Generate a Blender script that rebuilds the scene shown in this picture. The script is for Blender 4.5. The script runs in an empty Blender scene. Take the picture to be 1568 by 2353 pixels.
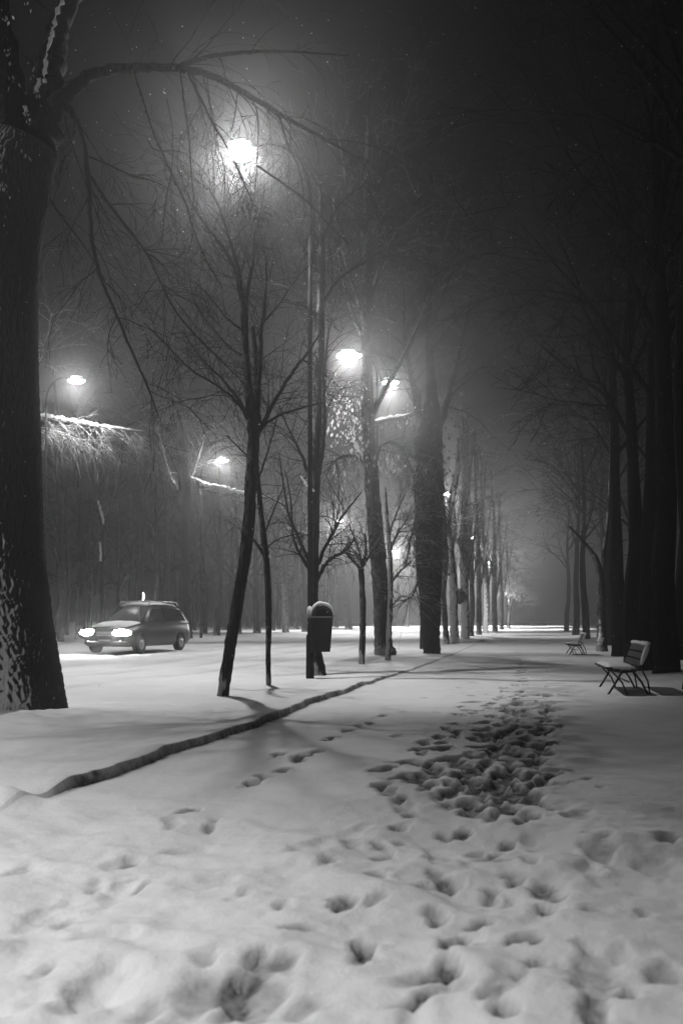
import bpy, bmesh, math, random
import numpy as np
from mathutils import Vector, Matrix

F, H, CX, HY = 2100.0, 1.4, 784.0, 1422.0        # lens in picture units, eye height, centre, horizon
col = bpy.context.scene.collection
sc = bpy.context.scene
rnd = random.Random(7)

def P(vx, vy, Y):                                 # world point seen at (vx, vy) at depth Y
    return Vector(((vx - CX) / F * Y, Y, H + (HY - vy) / F * Y))
def G(vx, vy, z=0.0):                             # ground point
    Y = F * (H - z) / (vy - HY)
    return Vector(((vx - CX) / F * Y, Y, z))

# ------------------------------------------------------------ materials
def mat(name):
    m = bpy.data.materials.new(name); m.use_nodes = True
    return m, m.node_tree.nodes, m.node_tree.links, m.node_tree.nodes['Principled BSDF']

def math_node(N, L, op, a, b=None, clamp=False):
    n = N.new('ShaderNodeMath'); n.operation = op; n.use_clamp = clamp
    for i, v in enumerate((a, b)):
        if v is None: continue
        if isinstance(v, (int, float)): n.inputs[i].default_value = v
        else: L.new(v, n.inputs[i])
    return n.outputs[0]

def map_range(N, L, v, a, b, c=0.0, d=1.0):
    n = N.new('ShaderNodeMapRange'); L.new(v, n.inputs['Value'])
    for k, x in zip(('From Min', 'From Max', 'To Min', 'To Max'), (a, b, c, d)): n.inputs[k].default_value = x
    return n.outputs['Result']

def noise(N, L, vec, scale, detail=4, rough=.55):
    n = N.new('ShaderNodeTexNoise'); n.inputs['Scale'].default_value = scale
    n.inputs['Detail'].default_value = detail; n.inputs['Roughness'].default_value = rough
    L.new(vec, n.inputs['Vector']); return n.outputs['Fac']

def mix(N, L, f, a, b):
    n = N.new('ShaderNodeMix'); n.data_type = 'RGBA'
    if isinstance(f, (int, float)): n.inputs['Factor'].default_value = f
    else: L.new(f, n.inputs['Factor'])
    for k, v in (('A', a), ('B', b)):
        s = [i for i in n.inputs if i.name == k and i.type == 'RGBA'][0]
        if isinstance(v, (int, float)): s.default_value = (v, v, v, 1)
        else: L.new(v, s)
    return [o for o in n.outputs if o.type == 'RGBA'][0]

def bump(N, L, B, h, strength, dist):
    n = N.new('ShaderNodeBump'); n.inputs['Strength'].default_value = strength
    n.inputs['Distance'].default_value = dist; L.new(h, n.inputs['Height']); L.new(n.outputs[0], B.inputs['Normal'])

def simple(name, c, rough=.6, metal=0, nscale=8, var=.3, bmp=0, spec=.5):
    m, N, L, B = mat(name)
    co = N.new('ShaderNodeNewGeometry').outputs['Position']
    n = noise(N, L, co, nscale)
    L.new(mix(N, L, n, c * (1 - var), c * (1 + var)), B.inputs['Base Color'])
    B.inputs['Roughness'].default_value = rough; B.inputs['Metallic'].default_value = metal; B.inputs['Specular IOR Level'].default_value = spec
    if bmp: bump(N, L, B, n, bmp, .02)
    return m

def leaf_mat(name, c):
    m = simple(name, c, .8, 0, 30, .4); N, L = m.node_tree.nodes, m.node_tree.links; B = N['Principled BSDF']
    t = N.new('ShaderNodeBsdfTranslucent'); t.inputs['Color'].default_value = (c, c, c, 1)
    x = N.new('ShaderNodeMixShader'); x.inputs[0].default_value = .5
    L.new(B.outputs[0], x.inputs[1]); L.new(t.outputs[0], x.inputs[2])
    o = [n for n in N if n.type == 'OUTPUT_MATERIAL'][0]; L.new(x.outputs[0], o.inputs['Surface'])
    return m

def emit(name, s):
    m, N, L, B = mat(name)
    B.inputs['Base Color'].default_value = (.8, .8, .8, 1)
    B.inputs['Emission Color'].default_value = (1, 1, 1, 1); B.inputs['Emission Strength'].default_value = s
    return m

def snow_mat(name, ground=False):
    m, N, L, B = mat(name)
    co = N.new('ShaderNodeNewGeometry').outputs['Position']
    n1, n2 = noise(N, L, co, 2.2, 5), noise(N, L, co, 45, 3)
    c = mix(N, L, n1, .70, .84)
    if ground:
        a = N.new('ShaderNodeAttribute'); a.attribute_name = 'slush_shade'
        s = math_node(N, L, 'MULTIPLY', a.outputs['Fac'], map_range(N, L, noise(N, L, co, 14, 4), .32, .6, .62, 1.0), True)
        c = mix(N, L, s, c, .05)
    L.new(c, B.inputs['Base Color'])
    B.inputs['Roughness'].default_value = .9
    B.inputs['Specular IOR Level'].default_value = .15
    h = math_node(N, L, 'ADD', math_node(N, L, 'MULTIPLY', noise(N, L, co, 9, 5), 1.0), math_node(N, L, 'MULTIPLY', n2, .22))
    bump(N, L, B, h, .35, .045)
    return m

def bark_mat(name, base=.07, snow=1.0, low=False, scale=1.0, z_top=2.2, up0=.45, fur=False):
    """bark with stretched furrows; snow lies on upward faces and sticks to the windward side"""
    m, N, L, B = mat(name)
    geo = N.new('ShaderNodeNewGeometry'); co = geo.outputs['Position']
    mp = N.new('ShaderNodeMapping'); mp.inputs['Scale'].default_value = (17 * scale, 17 * scale, 4.5 * scale); L.new(co, mp.inputs['Vector'])
    v = N.new('ShaderNodeTexVoronoi'); v.inputs['Scale'].default_value = 1; L.new(mp.outputs[0], v.inputs['Vector'])
    n = noise(N, L, mp.outputs[0], 1.6, 6, .65)
    hgt = math_node(N, L, 'ADD', v.outputs['Distance'], math_node(N, L, 'MULTIPLY', n, .8))
    bump(N, L, B, hgt, 1.0, .06 / scale)
    c = mix(N, L, n, base * .5, base * 1.6)
    sep = N.new('ShaderNodeSeparateXYZ'); L.new(geo.outputs['Normal'], sep.inputs[0])
    up = map_range(N, L, sep.outputs['Z'], up0, up0 + .3)
    big = noise(N, L, co, 1.3, 4)
    up = math_node(N, L, 'MULTIPLY', up, map_range(N, L, noise(N, L, co, 5, 3), .40, .55), True)
    f = math_node(N, L, 'MULTIPLY', up, snow, True)
    # wind packed snow on the side turned to the street
    wind = math_node(N, L, 'ADD', math_node(N, L, 'MULTIPLY', sep.outputs['X'], -.9), math_node(N, L, 'MULTIPLY', sep.outputs['Y'], -.35))
    sepp = N.new('ShaderNodeSeparateXYZ'); L.new(co, sepp.inputs[0])
    w = math_node(N, L, 'MULTIPLY', map_range(N, L, wind, .25, 1.0), map_range(N, L, hgt, .62, .92), True)
    w = math_node(N, L, 'MULTIPLY', w, map_range(N, L, big, .40, .58), True)
    if low:
        zf = map_range(N, L, sepp.outputs['Z'], 0.0, z_top, 1.0, 0.0)
        if fur:
            at = N.new('ShaderNodeAttribute'); at.attribute_name = 'furrow'
            wn = math_node(N, L, 'ADD', math_node(N, L, 'MULTIPLY', sep.outputs['X'], -.85), math_node(N, L, 'MULTIPLY', sep.outputs['Y'], -.3))
            w2 = math_node(N, L, 'ADD', math_node(N, L, 'MULTIPLY', zf, .62), math_node(N, L, 'MULTIPLY', wn, .75))
            w2 = math_node(N, L, 'ADD', w2, math_node(N, L, 'MULTIPLY', at.outputs['Fac'], .52))
            w2 = math_node(N, L, 'ADD', w2, math_node(N, L, 'MULTIPLY', math_node(N, L, 'SUBTRACT', noise(N, L, co, 3.5, 4), .5), .8))
            w2 = map_range(N, L, w2, .52, .72)
        else:
            w2 = math_node(N, L, 'ADD', math_node(N, L, 'MULTIPLY', zf, 1.15), math_node(N, L, 'MULTIPLY', wind, .62))
            w2 = math_node(N, L, 'ADD', w2, math_node(N, L, 'MULTIPLY', math_node(N, L, 'SUBTRACT', hgt, .75), .9))
            w2 = map_range(N, L, w2, 1.0, 1.25)
        w = math_node(N, L, 'MAXIMUM', math_node(N, L, 'MULTIPLY', w, .6), w2)
    f = math_node(N, L, 'MAXIMUM', f, math_node(N, L, 'MULTIPLY', w, min(1, snow)), True)
    L.new(mix(N, L, f, c, .75), B.inputs['Base Color'])
    B.inputs['Roughness'].default_value = .95; B.inputs['Specular IOR Level'].default_value = .05
    return m

M = dict(
    snow=snow_mat('snow'), ground=snow_mat('trodden_snow', True),
    bark_big=bark_mat('furrowed_bark', .045, 1, True, 1.6, 3.6, .7, True), bark=bark_mat('bark', .013, .45, True, 1.0, .7),
    twig=bark_mat('branch_bark', .016, .6, False, 2.0, up0=.75), bare=bark_mat('bare_bark', .013, .15, False, 2.0, up0=.8), dark=bark_mat('dark_plain_bark', .009, .0, False, 1.0),  # dark: blackest bark, without snow
    twig_snow=bark_mat('snowy_branch_bark', .09, 1.0, False, 1.0, up0=.2),
    plaster=bark_mat('snow_plastered_bark', .10, 1.0, True, .7, 11.0, up0=.1),
    leaf=leaf_mat('dry_leaf', .06), leaf_snow=leaf_mat('snowy_leaf', .42),
    kerb=bark_mat('shaded_kerb_stone', .028, 1.0, False, .5, up0=.5),  # stone tone darkened for the shaded kerb face
    pole=simple('painted_steel', .010, .75, .0, 20, .3, 0, .08), galv=simple('galvanised_steel', .30, .38, .8, 20, .2),
    bin=simple('dark_green_steel', .012, .6, .0, 15, .3, 0, .15), black=simple('black_void', .004, .9, spec=.03),
    iron=simple('cast_iron', .012, .7, .1, 15, .3), wood=simple('weathered_wood', .022, .8, 0, 25, .4, .3),
    paint=simple('dark_car_paint', .010, .35, .0, 3, .2, 0, .3), glass=simple('dark_glass', .01, .08, 0, 3, .2),
    rubber=simple('tyre_rubber', .02, .8), rim=simple('wheel_rim', .30, .35, .8), chrome=simple('roof_bar_metal', .6, .3, .6),
    lens=emit('lamp_lens', 200), lens_low=emit('small_lamp_lens', 25), head=emit('headlight_lens', 120), fog=emit('fog_light_lens', 6),
    plate=simple('number_plate', .55, .5),
)

# ------------------------------------------------------------ object helpers
def link_mesh(name, verts, faces, m, parent=None, smooth=True):
    me = bpy.data.meshes.new(name); me.from_pydata([tuple(v) for v in verts], [], faces); me.update()
    if smooth: me.polygons.foreach_set('use_smooth', [True] * len(me.polygons))
    me.materials.append(M[m] if isinstance(m, str) else m)
    o = bpy.data.objects.new(name, me); col.objects.link(o)
    if parent is not None:
        o.parent = parent
        par_inv(o, parent)
    return o
def par_inv(o, parent):                           # geometry is given in world space: keep it there
    loc = Vector((0, 0, 0)); p = parent
    while p is not None: loc += p.location; p = p.parent
    if o.type == 'MESH': o.data.transform(Matrix.Translation(-loc))
    else: o.location = o.location - loc
def thing(name, label, cat, loc, group=None):
    o = bpy.data.objects.new(name, None); col.objects.link(o); o.location = loc; o.empty_display_size = .2
    o['label'] = label; o['category'] = cat
    if group: o['group'] = group
    return o
def tag(o, label, cat, group=None):
    o['label'] = label; o['category'] = cat
    if group: o['group'] = group
def copy_tree(src, loc, rz, s, label=None, group=None):
    r = src.copy(); col.objects.link(r); r.location = loc; r.rotation_euler = (0, 0, rz); r.scale = (s, s, s)
    if label: r['label'] = label
    if group: r['group'] = group
    for ch in list(src.children):
        c = ch.copy(); col.objects.link(c); c.parent = r
        for g in list(ch.children):
            d = g.copy(); col.objects.link(d); d.parent = c
    return r

class Geo:
    def __init__(s): s.v = []; s.f = []
    def tube(s, pts, rad, n=6, cap=True, rfun=None):
        base = len(s.v); k = len(pts)
        up = Vector((.3, 1, .2)).normalized(); a = None
        for i in range(k):
            t = (pts[min(i + 1, k - 1)] - pts[max(i - 1, 0)])
            if t.length < 1e-9: t = Vector((0, 0, 1))
            t.normalize()
            if a is None: a = t.cross(up if abs(t.dot(up)) < .9 else Vector((1, 0, 0))).normalized()
            else:
                a = (a - t * a.dot(t))
                a = a.normalized() if a.length > 1e-6 else t.orthogonal().normalized()
            b = t.cross(a)
            for j in range(n):
                an = 2 * math.pi * j / n
                r = rad[i] * (rfun(an, i) if rfun else 1)
                s.v.append(pts[i] + (a * math.cos(an) + b * math.sin(an)) * r)
        for i in range(k - 1):
            for j in range(n):
                j2 = (j + 1) % n; q = base + i * n
                s.f.append((q + j, q + j2, q + n + j2, q + n + j))
        if cap and n > 2:
            s.f.append(tuple(base + j for j in reversed(range(n))))
            s.f.append(tuple(base + (k - 1) * n + j for j in range(n)))
    def box(s, c, size, rz=0, rx=0, ry=0):
        b = len(s.v); Rm = Matrix.Rotation(rz, 3, 'Z') @ Matrix.Rotation(rx, 3, 'X') @ Matrix.Rotation(ry, 3, 'Y')
        for x in (-.5, .5):
            for y in (-.5, .5):
                for z in (-.5, .5):
                    s.v.append(Vector(c) + Rm @ Vector((x * size[0], y * size[1], z * size[2])))
        for q in ((0, 1, 3, 2), (4, 6, 7, 5), (0, 4, 5, 1), (2, 3, 7, 6), (0, 2, 6, 4), (1, 5, 7, 3)):
            s.f.append(tuple(b + i for i in q))
    def blob(s, c, r, sq=(1, 1, 1), n=7, seed=0):
        b = len(s.v); g = random.Random(seed)
        rows = n
        for i in range(rows + 1):
            th = math.pi * i / rows
            for j in range(2 * n):
                ph = math.pi * j / n
                q = 1 + g.uniform(-.12, .12)
                s.v.append(Vector(c) + Vector((math.sin(th) * math.cos(ph) * sq[0], math.sin(th) * math.sin(ph) * sq[1], math.cos(th) * sq[2])) * r * q)
        for i in range(rows):
            for j in range(2 * n):
                j2 = (j + 1) % (2 * n)
                s.f.append((b + i * 2 * n + j, b + i * 2 * n + j2, b + (i + 1) * 2 * n + j2, b + (i + 1) * 2 * n + j))
    def leaf(s, p, size, g):
        d = Vector((g.uniform(-.6, .6), g.uniform(-.6, .6), -1)).normalized()
        w = d.orthogonal().normalized(); w.rotate(Matrix.Rotation(g.uniform(0, 6.28), 3, d)); nn = d.cross(w)
        b = len(s.v)
        s.v += [p, p + d * size * .5 + w * size * .28 + nn * size * .10, p + d * size * .55 - nn * size * .08, p + d * size * .5 - w * size * .28 + nn * size * .1, p + d * size * 1.05 + nn * size * .15]
        s.f += [(b, b + 1, b + 2), (b, b + 2, b + 3), (b + 1, b + 4, b + 2), (b + 2, b + 4, b + 3)]
    def build(s, name, m, parent=None, smooth=True):
        return link_mesh(name, s.v, s.f, m, parent, smooth)

def smooth_line(ctrl, per=5):
    """Catmull-Rom through (Vector, radius) pairs"""
    pts, rad = [], []
    n = len(ctrl)
    for i in range(n - 1):
        p0, p1, p2, p3 = ctrl[max(i - 1, 0)], ctrl[i], ctrl[i + 1], ctrl[min(i + 2, n - 1)]
        for k in range(per):
            t = k / per; t2 = t * t; t3 = t2 * t
            q = .5 * (2 * p1[0] + (p2[0] - p0[0]) * t + (2 * p0[0] - 5 * p1[0] + 4 * p2[0] - p3[0]) * t2 + (3 * p1[0] - p0[0] - 3 * p2[0] + p3[0]) * t3)
            pts.append(q); rad.append(p1[1] * (1 - t) + p2[1] * t)
    pts.append(ctrl[-1][0].copy()); rad.append(ctrl[-1][1])
    return pts, rad

def rv(g): return Vector((g.uniform(-1, 1), g.uniform(-1, 1), g.uniform(-1, 1)))

def grow(geo, p, d, L, r, depth, g, grav=-.05, wig=.18, nc=3, leaves=None, lsize=.07, lp=0, rmin=.0035):
    seg = 5 if depth > 0 else 4
    pts = [p.copy()]; q = p.copy(); d = d.normalized()
    for i in range(seg):
        d = (d + rv(g) * wig + Vector((0, 0, grav))).normalized()
        q = q + d * (L / seg); pts.append(q.copy())
    r1 = max(r * .45, rmin)
    rad = [r + (r1 - r) * i / seg for i in range(seg + 1)]
    geo.tube(pts, rad, 6 if r > .04 else (4 if r > .012 else 3), cap=False)
    if leaves is not None and depth <= 1:
        for i in range(1, seg + 1):
            if g.random() < lp: leaves.leaf(pts[i], lsize * g.uniform(.6, 1.3), g)
    if depth > 0:
        for c in range(nc):
            t = g.uniform(.25, 1) if c else 1.0
            i = min(int(t * seg), seg - 1); s = pts[i].lerp(pts[i + 1], t * seg - i)
            dd = (pts[i + 1] - pts[i]).normalized()
            side = dd.cross(rv(g)).normalized()
            an = g.uniform(.35, .95) if c else g.uniform(0, .3)
            grow(geo, s, dd * math.cos(an) + side * math.sin(an), L * g.uniform(.5, .75), max(r * .55 * (1 - .3 * t), rmin), depth - 1, g, grav, wig, nc, leaves, lsize, lp, rmin)

def sprout(geo, pts, rad, n, L, depth, g, t0=.2, grav=-.05, bias=None, an=(.5, 1.2), rk=.45, rcap=.03, **kw):
    m = len(pts) - 1
    for _ in range(n):
        t = g.uniform(t0, .98) * m; i = min(int(t), m - 1)
        s = pts[i].lerp(pts[i + 1], t - i); dd = (pts[i + 1] - pts[i]).normalized()
        side = dd.cross(rv(g)).normalized(); a = g.uniform(*an)
        d = dd * math.cos(a) + side * math.sin(a)
        if bias is not None: d = (d + Vector(bias)).normalized()
        grow(geo, s, d, L * g.uniform(.6, 1.2), min(rad[i] * rk, rcap), depth, g, grav, **kw)

# ------------------------------------------------------------ terrain
ky = [-60, 0, 7.08, 11.5, 20.3, 32.7, 60, 500]
kx = [-16.6, -4.35, -2.34, -1.18, .73, 3.7, 9.3, 98]
_ty = np.linspace(-60, 500, 5601); _tx = np.interp(_ty, ky, kx)
_tx = np.convolve(np.pad(_tx, 15, mode='edge'), np.ones(31) / 31, 'valid')
def xk(Y): return np.interp(Y, _ty, _tx)

def vnoise(x, y, s, seed):
    x = x / s + seed * 17.13; y = y / s + seed * 7.71
    xi, yi = np.floor(x), np.floor(y); fx, fy = x - xi, y - yi
    fx = fx * fx * (3 - 2 * fx); fy = fy * fy * (3 - 2 * fy)
    def h(a, b):
        q = np.sin(a * 127.1 + b * 311.7 + seed * 74.7) * 43758.5453
        return q - np.floor(q)
    return ((h(xi, yi) * (1 - fx) + h(xi + 1, yi) * fx) * (1 - fy) + (h(xi, yi + 1) * (1 - fx) + h(xi + 1, yi + 1) * fx) * fy) - .5
def sstep(a, b, x):
    t = np.clip((x - a) / (b - a), 0, 1); return t * t * (3 - 2 * t)

def grade(a, b, s0, s1, toward_b=True):
    out = []; x = a
    while x < b:
        out.append(x); t = (x - a) / (b - a); x += s0 + (s1 - s0) * t
    return out
Yl = np.array(grade(-45, 1.0, 3.0, .1) + grade(1.0, 2.4, .1, .022) + grade(2.4, 9, .022, .03) + grade(9, 24, .03, .10) + grade(24, 60, .10, .8) + grade(60, 460, .8, 22) + [470])
ul = np.array([-220, -150, -100, -70, -50] + grade(-40, -18, 2.2, .5) + grade(-18, -4.5, .45, .14) + grade(-4.5, -.3, .14, .06) + grade(-.3, -.06, .05, .03)
              + [-.045, -.03, -.012, .0, .022, .035, .05, .065, .08, .10, .115] + grade(.13, 1.2, .03, .03) + grade(1.2, 7.6, .026, .028) + grade(7.6, 12, .03, .25) + grade(12, 40, .3, 3) + [45, 60, 90, 130, 190])
UU, YY = np.meshgrid(ul, Yl); XX = xk(YY) + UU
XX += np.exp(-(UU / .25) ** 2) * (.008 * vnoise(YY * 0, YY, .7, 21) + .026 * vnoise(YY * 0, YY, .15, 22)) * (1 - sstep(30, 60, YY))

ZZ = np.zeros_like(XX); SL_SHADE = np.zeros_like(XX)
near = 1 - sstep(20, 70, YY)
ZZ += near * (.07 * vnoise(XX, YY, 2.3, 1) + .035 * vnoise(XX, YY, .8, 2) + .016 * vnoise(XX, YY, .33, 3))
fg = 1 - sstep(5.0, 8.5, YY)
ZZ += fg * (.09 * vnoise(XX, YY, .5, 5) + .05 * vnoise(XX + YY * .5, YY, .26, 6) + .018 * vnoise(XX, YY, .09, 13) + .008 * vnoise(XX, YY, .045, 14))
ZZ += .10 * vnoise(XX, YY, 9, 4) * sstep(6, 9, np.abs(UU - 2))
kfade = sstep(6.95, 7.7, YY)
verge = (1 - sstep(-.012, .022, UU)) * sstep(-6.5, -4.0, UU)
ZZ += verge * (.015 + (.085 - .07 * sstep(15, 24, YY)) * kfade * (.9 + .35 * vnoise(YY * 0, YY, .6, 23)))
# drifted edge of the verge, rough crest
ZZ += np.exp(-((UU + .1) / .12) ** 2) * kfade * near * .035 * (vnoise(XX, YY, .35, 8) + .3)
# wheel ruts in the snow on the road
for c, w, dpt in ((-7.2, .3, .05), (-8.8, .3, .05), (-11.6, .35, .06), (-13.3, .3, .06), (-5.6, .25, .03)):
    uu = UU - c + .5 * np.sin(YY * .12 + c)
    ZZ -= np.exp(-(uu / w) ** 2) * dpt * (1 + vnoise(XX, YY, 1.5, 9)) * (1 - sstep(120, 260, YY))
    SL_SHADE = np.maximum(SL_SHADE, .30 * np.exp(-(uu / w) ** 2) * (.6 + vnoise(XX, YY, 1.7, 10)))
# far bank and right lawn
ZZ += .12 * sstep(-18, -19.5, -(-UU)) * 0
ZZ += .10 * (1 - sstep(-19.5, -17.5, UU)) + .06 * sstep(6.2, 7.2, UU)

SL_SHADE = np.maximum(SL_SHADE, np.exp(-((UU - .022 - .03 * vnoise(XX, YY, .1, 42)) / .045) ** 2) * kfade * (1 - .85 * sstep(19, 34, YY)) * (1 - sstep(34, 40, YY)) * np.clip(1.0 + .9 * vnoise(YY * 0, YY, .3, 41), .3, 1))  # dark kerb band: shade of the step put into the colour, plus bare stone
prints = []
def fp(vx, vy, s=1.0, depth=.07, sl=.8, ang=None):
    p = G(vx, vy); prints.append((p.x, p.y, s, depth, sl, ang))
g = random.Random(3)
fgp = [(835, 2190, 1.1, .08), (1025, 2240, 1.1, .08), (1045, 2175, 1.0, .08), (545, 2290, 1.2, .09), (628, 2225, .9, .05), (585, 2262, .7, .06),
       (1203, 2158, .8, .06), (1440, 2310, .9, .06), (645, 2098, .8, .04), (1356, 2093, .7, .05), (1245, 2035, 1.0, .06), (1128, 2050, .9, .05),
       (1022, 2028, 1.0, .07), (1135, 1962, 1.1, .08), (877, 1968, 1.0, .07), (940, 1880, 1.1, .07), (1062, 1915, 1.0, .07), (1130, 1886, 1.2, .09),
       (1217, 1884, 1.4, .06), (970, 1810, 1.4, .09), (890, 1832, 1.7, .05), (480, 2232, .6, .04), (112, 2240, .6, .04), (5, 2172, .9, .07),
       (430, 1876, .9, .06), (482, 1908, .8, .05), (298, 1975, .8, .05), (320, 2038, .6, .04), (218, 2020, .6, .03), (785, 2080, .6, .035),
       (800, 1944, .8, .03), (757, 1992, .7, .03), (1272, 2220, .7, .03), (1128, 2300, 1.0, .05), (942, 2255, .8, .03), (920, 1935, .7, .05),
       (455, 2226, .5, .03), (820, 2225, .5, .03), (1245, 2210, .6, .03), (560, 2060, .5, .03), (1350, 1800, .8, .03), (1480, 2090, .8, .03),
       (150, 2110, .8, .03), (700, 2310, .8, .03), (350, 2330, .9, .03), (1170, 2010, .7, .04)]
for vx, vy, s, dp in fgp:
    fp(vx, vy, s * .72, dp * .8, min(1, dp * 14))
    if g.random() < .8: fp(vx + g.uniform(-30, 30), vy + g.uniform(-25, 25), s * .5, dp * .6, dp * 7)
for vx, vy in [(580, 1806), (610, 1792), (655, 1776), (682, 1752), (700, 1743), (728, 1734), (750, 1702), (768, 1694), (798, 1680), (822, 1668), (852, 1662), (880, 1645), (640, 1740), (905, 1632)]:
    fp(vx, vy, 1.0, .07, .75)
tracks = [((1165, 1580), (1150, 1650), (1140, 1730), (1095, 1850), 50), ((1250, 1585), (1252, 1660), (1235, 1740), (1225, 1850), 50),
          ((1110, 1600), (1040, 1680), (985, 1760), (960, 1815), 34), ((1200, 1590), (1180, 1680), (1165, 1780), (1150, 1850), 44),
          ((1120, 1620), (1090, 1700), (1060, 1780), (1075, 1840), 42), ((1190, 1520), (1200, 1560), (1190, 1600), (1180, 1640), 40),
          ((1070, 1620), (1000, 1700), (930, 1760), (880, 1800), 16)]
for a, b, c, d, n in tracks:
    n = int(n * .88)
    for i in range(n):
        t = i / (n - 1) * 3; k = min(int(t), 2); f = t - k; q = [a, b, c, d]
        vx = q[k][0] * (1 - f) + q[k + 1][0] * f; vy = q[k][1] * (1 - f) + q[k + 1][1] * f
        sc_ = (vy - HY) / 300
        fp(vx + g.gauss(0, 17) * sc_, vy + g.gauss(0, 10) * sc_, g.uniform(.85, 1.35), g.uniform(.05, .085), g.uniform(.9, 1.0))
for a, b, c, d, n in [((1080, 1850), (1050, 1950), (1015, 2080), (960, 2300), 9), ((1235, 1850), (1250, 1960), (1240, 2080), (1290, 2320), 8), ((1140, 1860), (1150, 1980), (1130, 2120), (1090, 2320), 7),
                      ((930, 1850), (880, 1960), (790, 2070), (640, 2240), 7), ((1160, 1480), (1190, 1500), (1200, 1520), (1195, 1560), 30), ((1210, 1470), (1230, 1490), (1250, 1530), (1250, 1590), 30)]:
    for i in range(n):
        t = i / (n - 1) * 3; k = min(int(t), 2); f = t - k; q = [a, b, c, d]
        vx = q[k][0] * (1 - f) + q[k + 1][0] * f; vy = q[k][1] * (1 - f) + q[k + 1][1] * f
        sc_ = (vy - HY) / 300
        fp(vx + g.gauss(0, 14) * sc_, vy + g.gauss(0, 9) * sc_, g.uniform(.5, .75), g.uniform(.035, .06), g.uniform(.6, 1.0))
for i in range(40):       # snowed over old prints of the near field
    fp(g.uniform(-20, 1560), g.uniform(1870, 2350), g.uniform(.5, 1.5), g.uniform(.02, .045), g.choice((0, .1, .2, .5)))
for i in range(40):       # old, nearly filled prints
    fp(g.uniform(900, 1330), g.uniform(1560, 1900), g.uniform(.7, 1.1), g.uniform(.02, .04), .2)
# grey trodden slush between the prints of the busy track
tc = np.interp(YY, [6.5, 8, 12, 18, 30], [1.45, 1.75, 2.6, 4.1, 7.2]); tw = np.interp(YY, [6.5, 8, 12, 18, 30], [.55, .75, .7, .7, .9])
SL_SHADE = np.maximum(SL_SHADE, np.exp(-((XX - tc) / tw) ** 4) * sstep(6.6, 9.5, YY) * (1 - sstep(15, 24, YY)) * np.clip(.30 + 1.3 * vnoise(XX, YY, .30, 31), 0, .65))
PT = np.zeros_like(ZZ); RM = np.zeros_like(ZZ)
for (px, py, s, dp, sl, ang) in prints:
    rows = np.where(np.abs(Yl - py) < .55)[0]
    if len(rows) == 0: continue
    r0, r1 = rows[0], rows[-1] + 1
    cols_ = np.where(np.abs(xk(py) + ul - px) < .6)[0]
    if len(cols_) == 0: continue
    c0, c1 = cols_[0], cols_[-1] + 1
    X_, Y_ = XX[r0:r1, c0:c1], YY[r0:r1, c0:c1]
    a = (ang if ang is not None else .2 + g.uniform(-.35, .35))
    if g.random() < .15: a += 1.0
    dx, dy = X_ - px, Y_ - py
    lx = dx * math.cos(a) - dy * math.sin(a); ly = dx * math.sin(a) + dy * math.cos(a)
    wob = 1 + .75 * vnoise(X_, Y_, .10, int(px * 10) % 13) + .45 * vnoise(X_, Y_, .045, 3)
    rr = np.sqrt((lx / (.068 * s)) ** 2 + (ly / (.155 * s)) ** 2) * wob
    pit = 1 - sstep(.55, 1.25, rr)
    rim = np.exp(-((rr - 1.45) / .28) ** 2)
    PT[r0:r1, c0:c1] = np.maximum(PT[r0:r1, c0:c1], pit * dp * (1 + .5 * vnoise(X_, Y_, .07, 5))); RM[r0:r1, c0:c1] = np.maximum(RM[r0:r1, c0:c1], rim * dp * .3 * (vnoise(X_, Y_, .08, 7) + .4))
    SL_SHADE[r0:r1, c0:c1] = np.maximum(SL_SHADE[r0:r1, c0:c1], (1 - sstep(.65, 1.25, rr)) * sl)
ZZ += RM * (1 - np.clip(PT / .04, 0, 1)) - PT
# heap of shovelled snow at the left edge, and one small ridge
def heap(vx, vy, r, hgt, st=1.0):
    p = G(vx, vy); global ZZ
    d = np.sqrt(((XX - p.x) / st) ** 2 + (YY - p.y) ** 2) / r
    ZZ = ZZ + hgt * np.exp(-d * d) * (1 + .5 * vnoise(XX, YY, .12, 12))
heap(5, 1850, .17, .13, 1.3); heap(1530, 1935, .10, .05, 2.5); heap(-15, 2185, .12, .06); heap(130, 1845, .10, .04, 2.0)
heap(-60, 1665, .8, .14, 1.2)

def ground_h(x, y):
    i = int(np.clip(np.searchsorted(Yl, y), 0, len(Yl) - 1)); j = int(np.clip(np.searchsorted(ul, x - float(xk(y))), 0, len(ul) - 1))
    return float(ZZ[i, j])

def region(name, u0, u1, m='ground'):
    js = [j for j in range(len(ul)) if u0 - 1e-6 <= ul[j] <= u1 + 1e-6]; a, b = js[0], js[-1] + 1
    X_, Y_, Z_, S_ = XX[:, a:b], YY[:, a:b], ZZ[:, a:b], SL_SHADE[:, a:b]
    nr, nc = X_.shape
    me = bpy.data.meshes.new(name)
    co = np.stack([X_.ravel(), Y_.ravel(), Z_.ravel()], 1).astype(np.float32)
    idx = np.arange(nr * nc).reshape(nr, nc)
    q = np.stack([idx[:-1, :-1].ravel(), idx[:-1, 1:].ravel(), idx[1:, 1:].ravel(), idx[1:, :-1].ravel()], 1).astype(np.int32)
    me.vertices.add(len(co)); me.vertices.foreach_set('co', co.ravel())
    me.loops.add(q.size); me.loops.foreach_set('vertex_index', q.ravel())
    me.polygons.add(len(q)); me.polygons.foreach_set('loop_start', np.arange(0, q.size, 4, dtype=np.int32))
    me.update(calc_edges=True); me.validate()
    me.polygons.foreach_set('use_smooth', np.ones(len(q), dtype=bool))
    at = me.attributes.new('slush_shade', 'FLOAT', 'POINT'); at.data.foreach_set('value', S_.ravel().astype(np.float32))
    me.materials.append(M[m])
    o = bpy.data.objects.new(name, me); col.objects.link(o); o['kind'] = 'structure'
    return o
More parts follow.
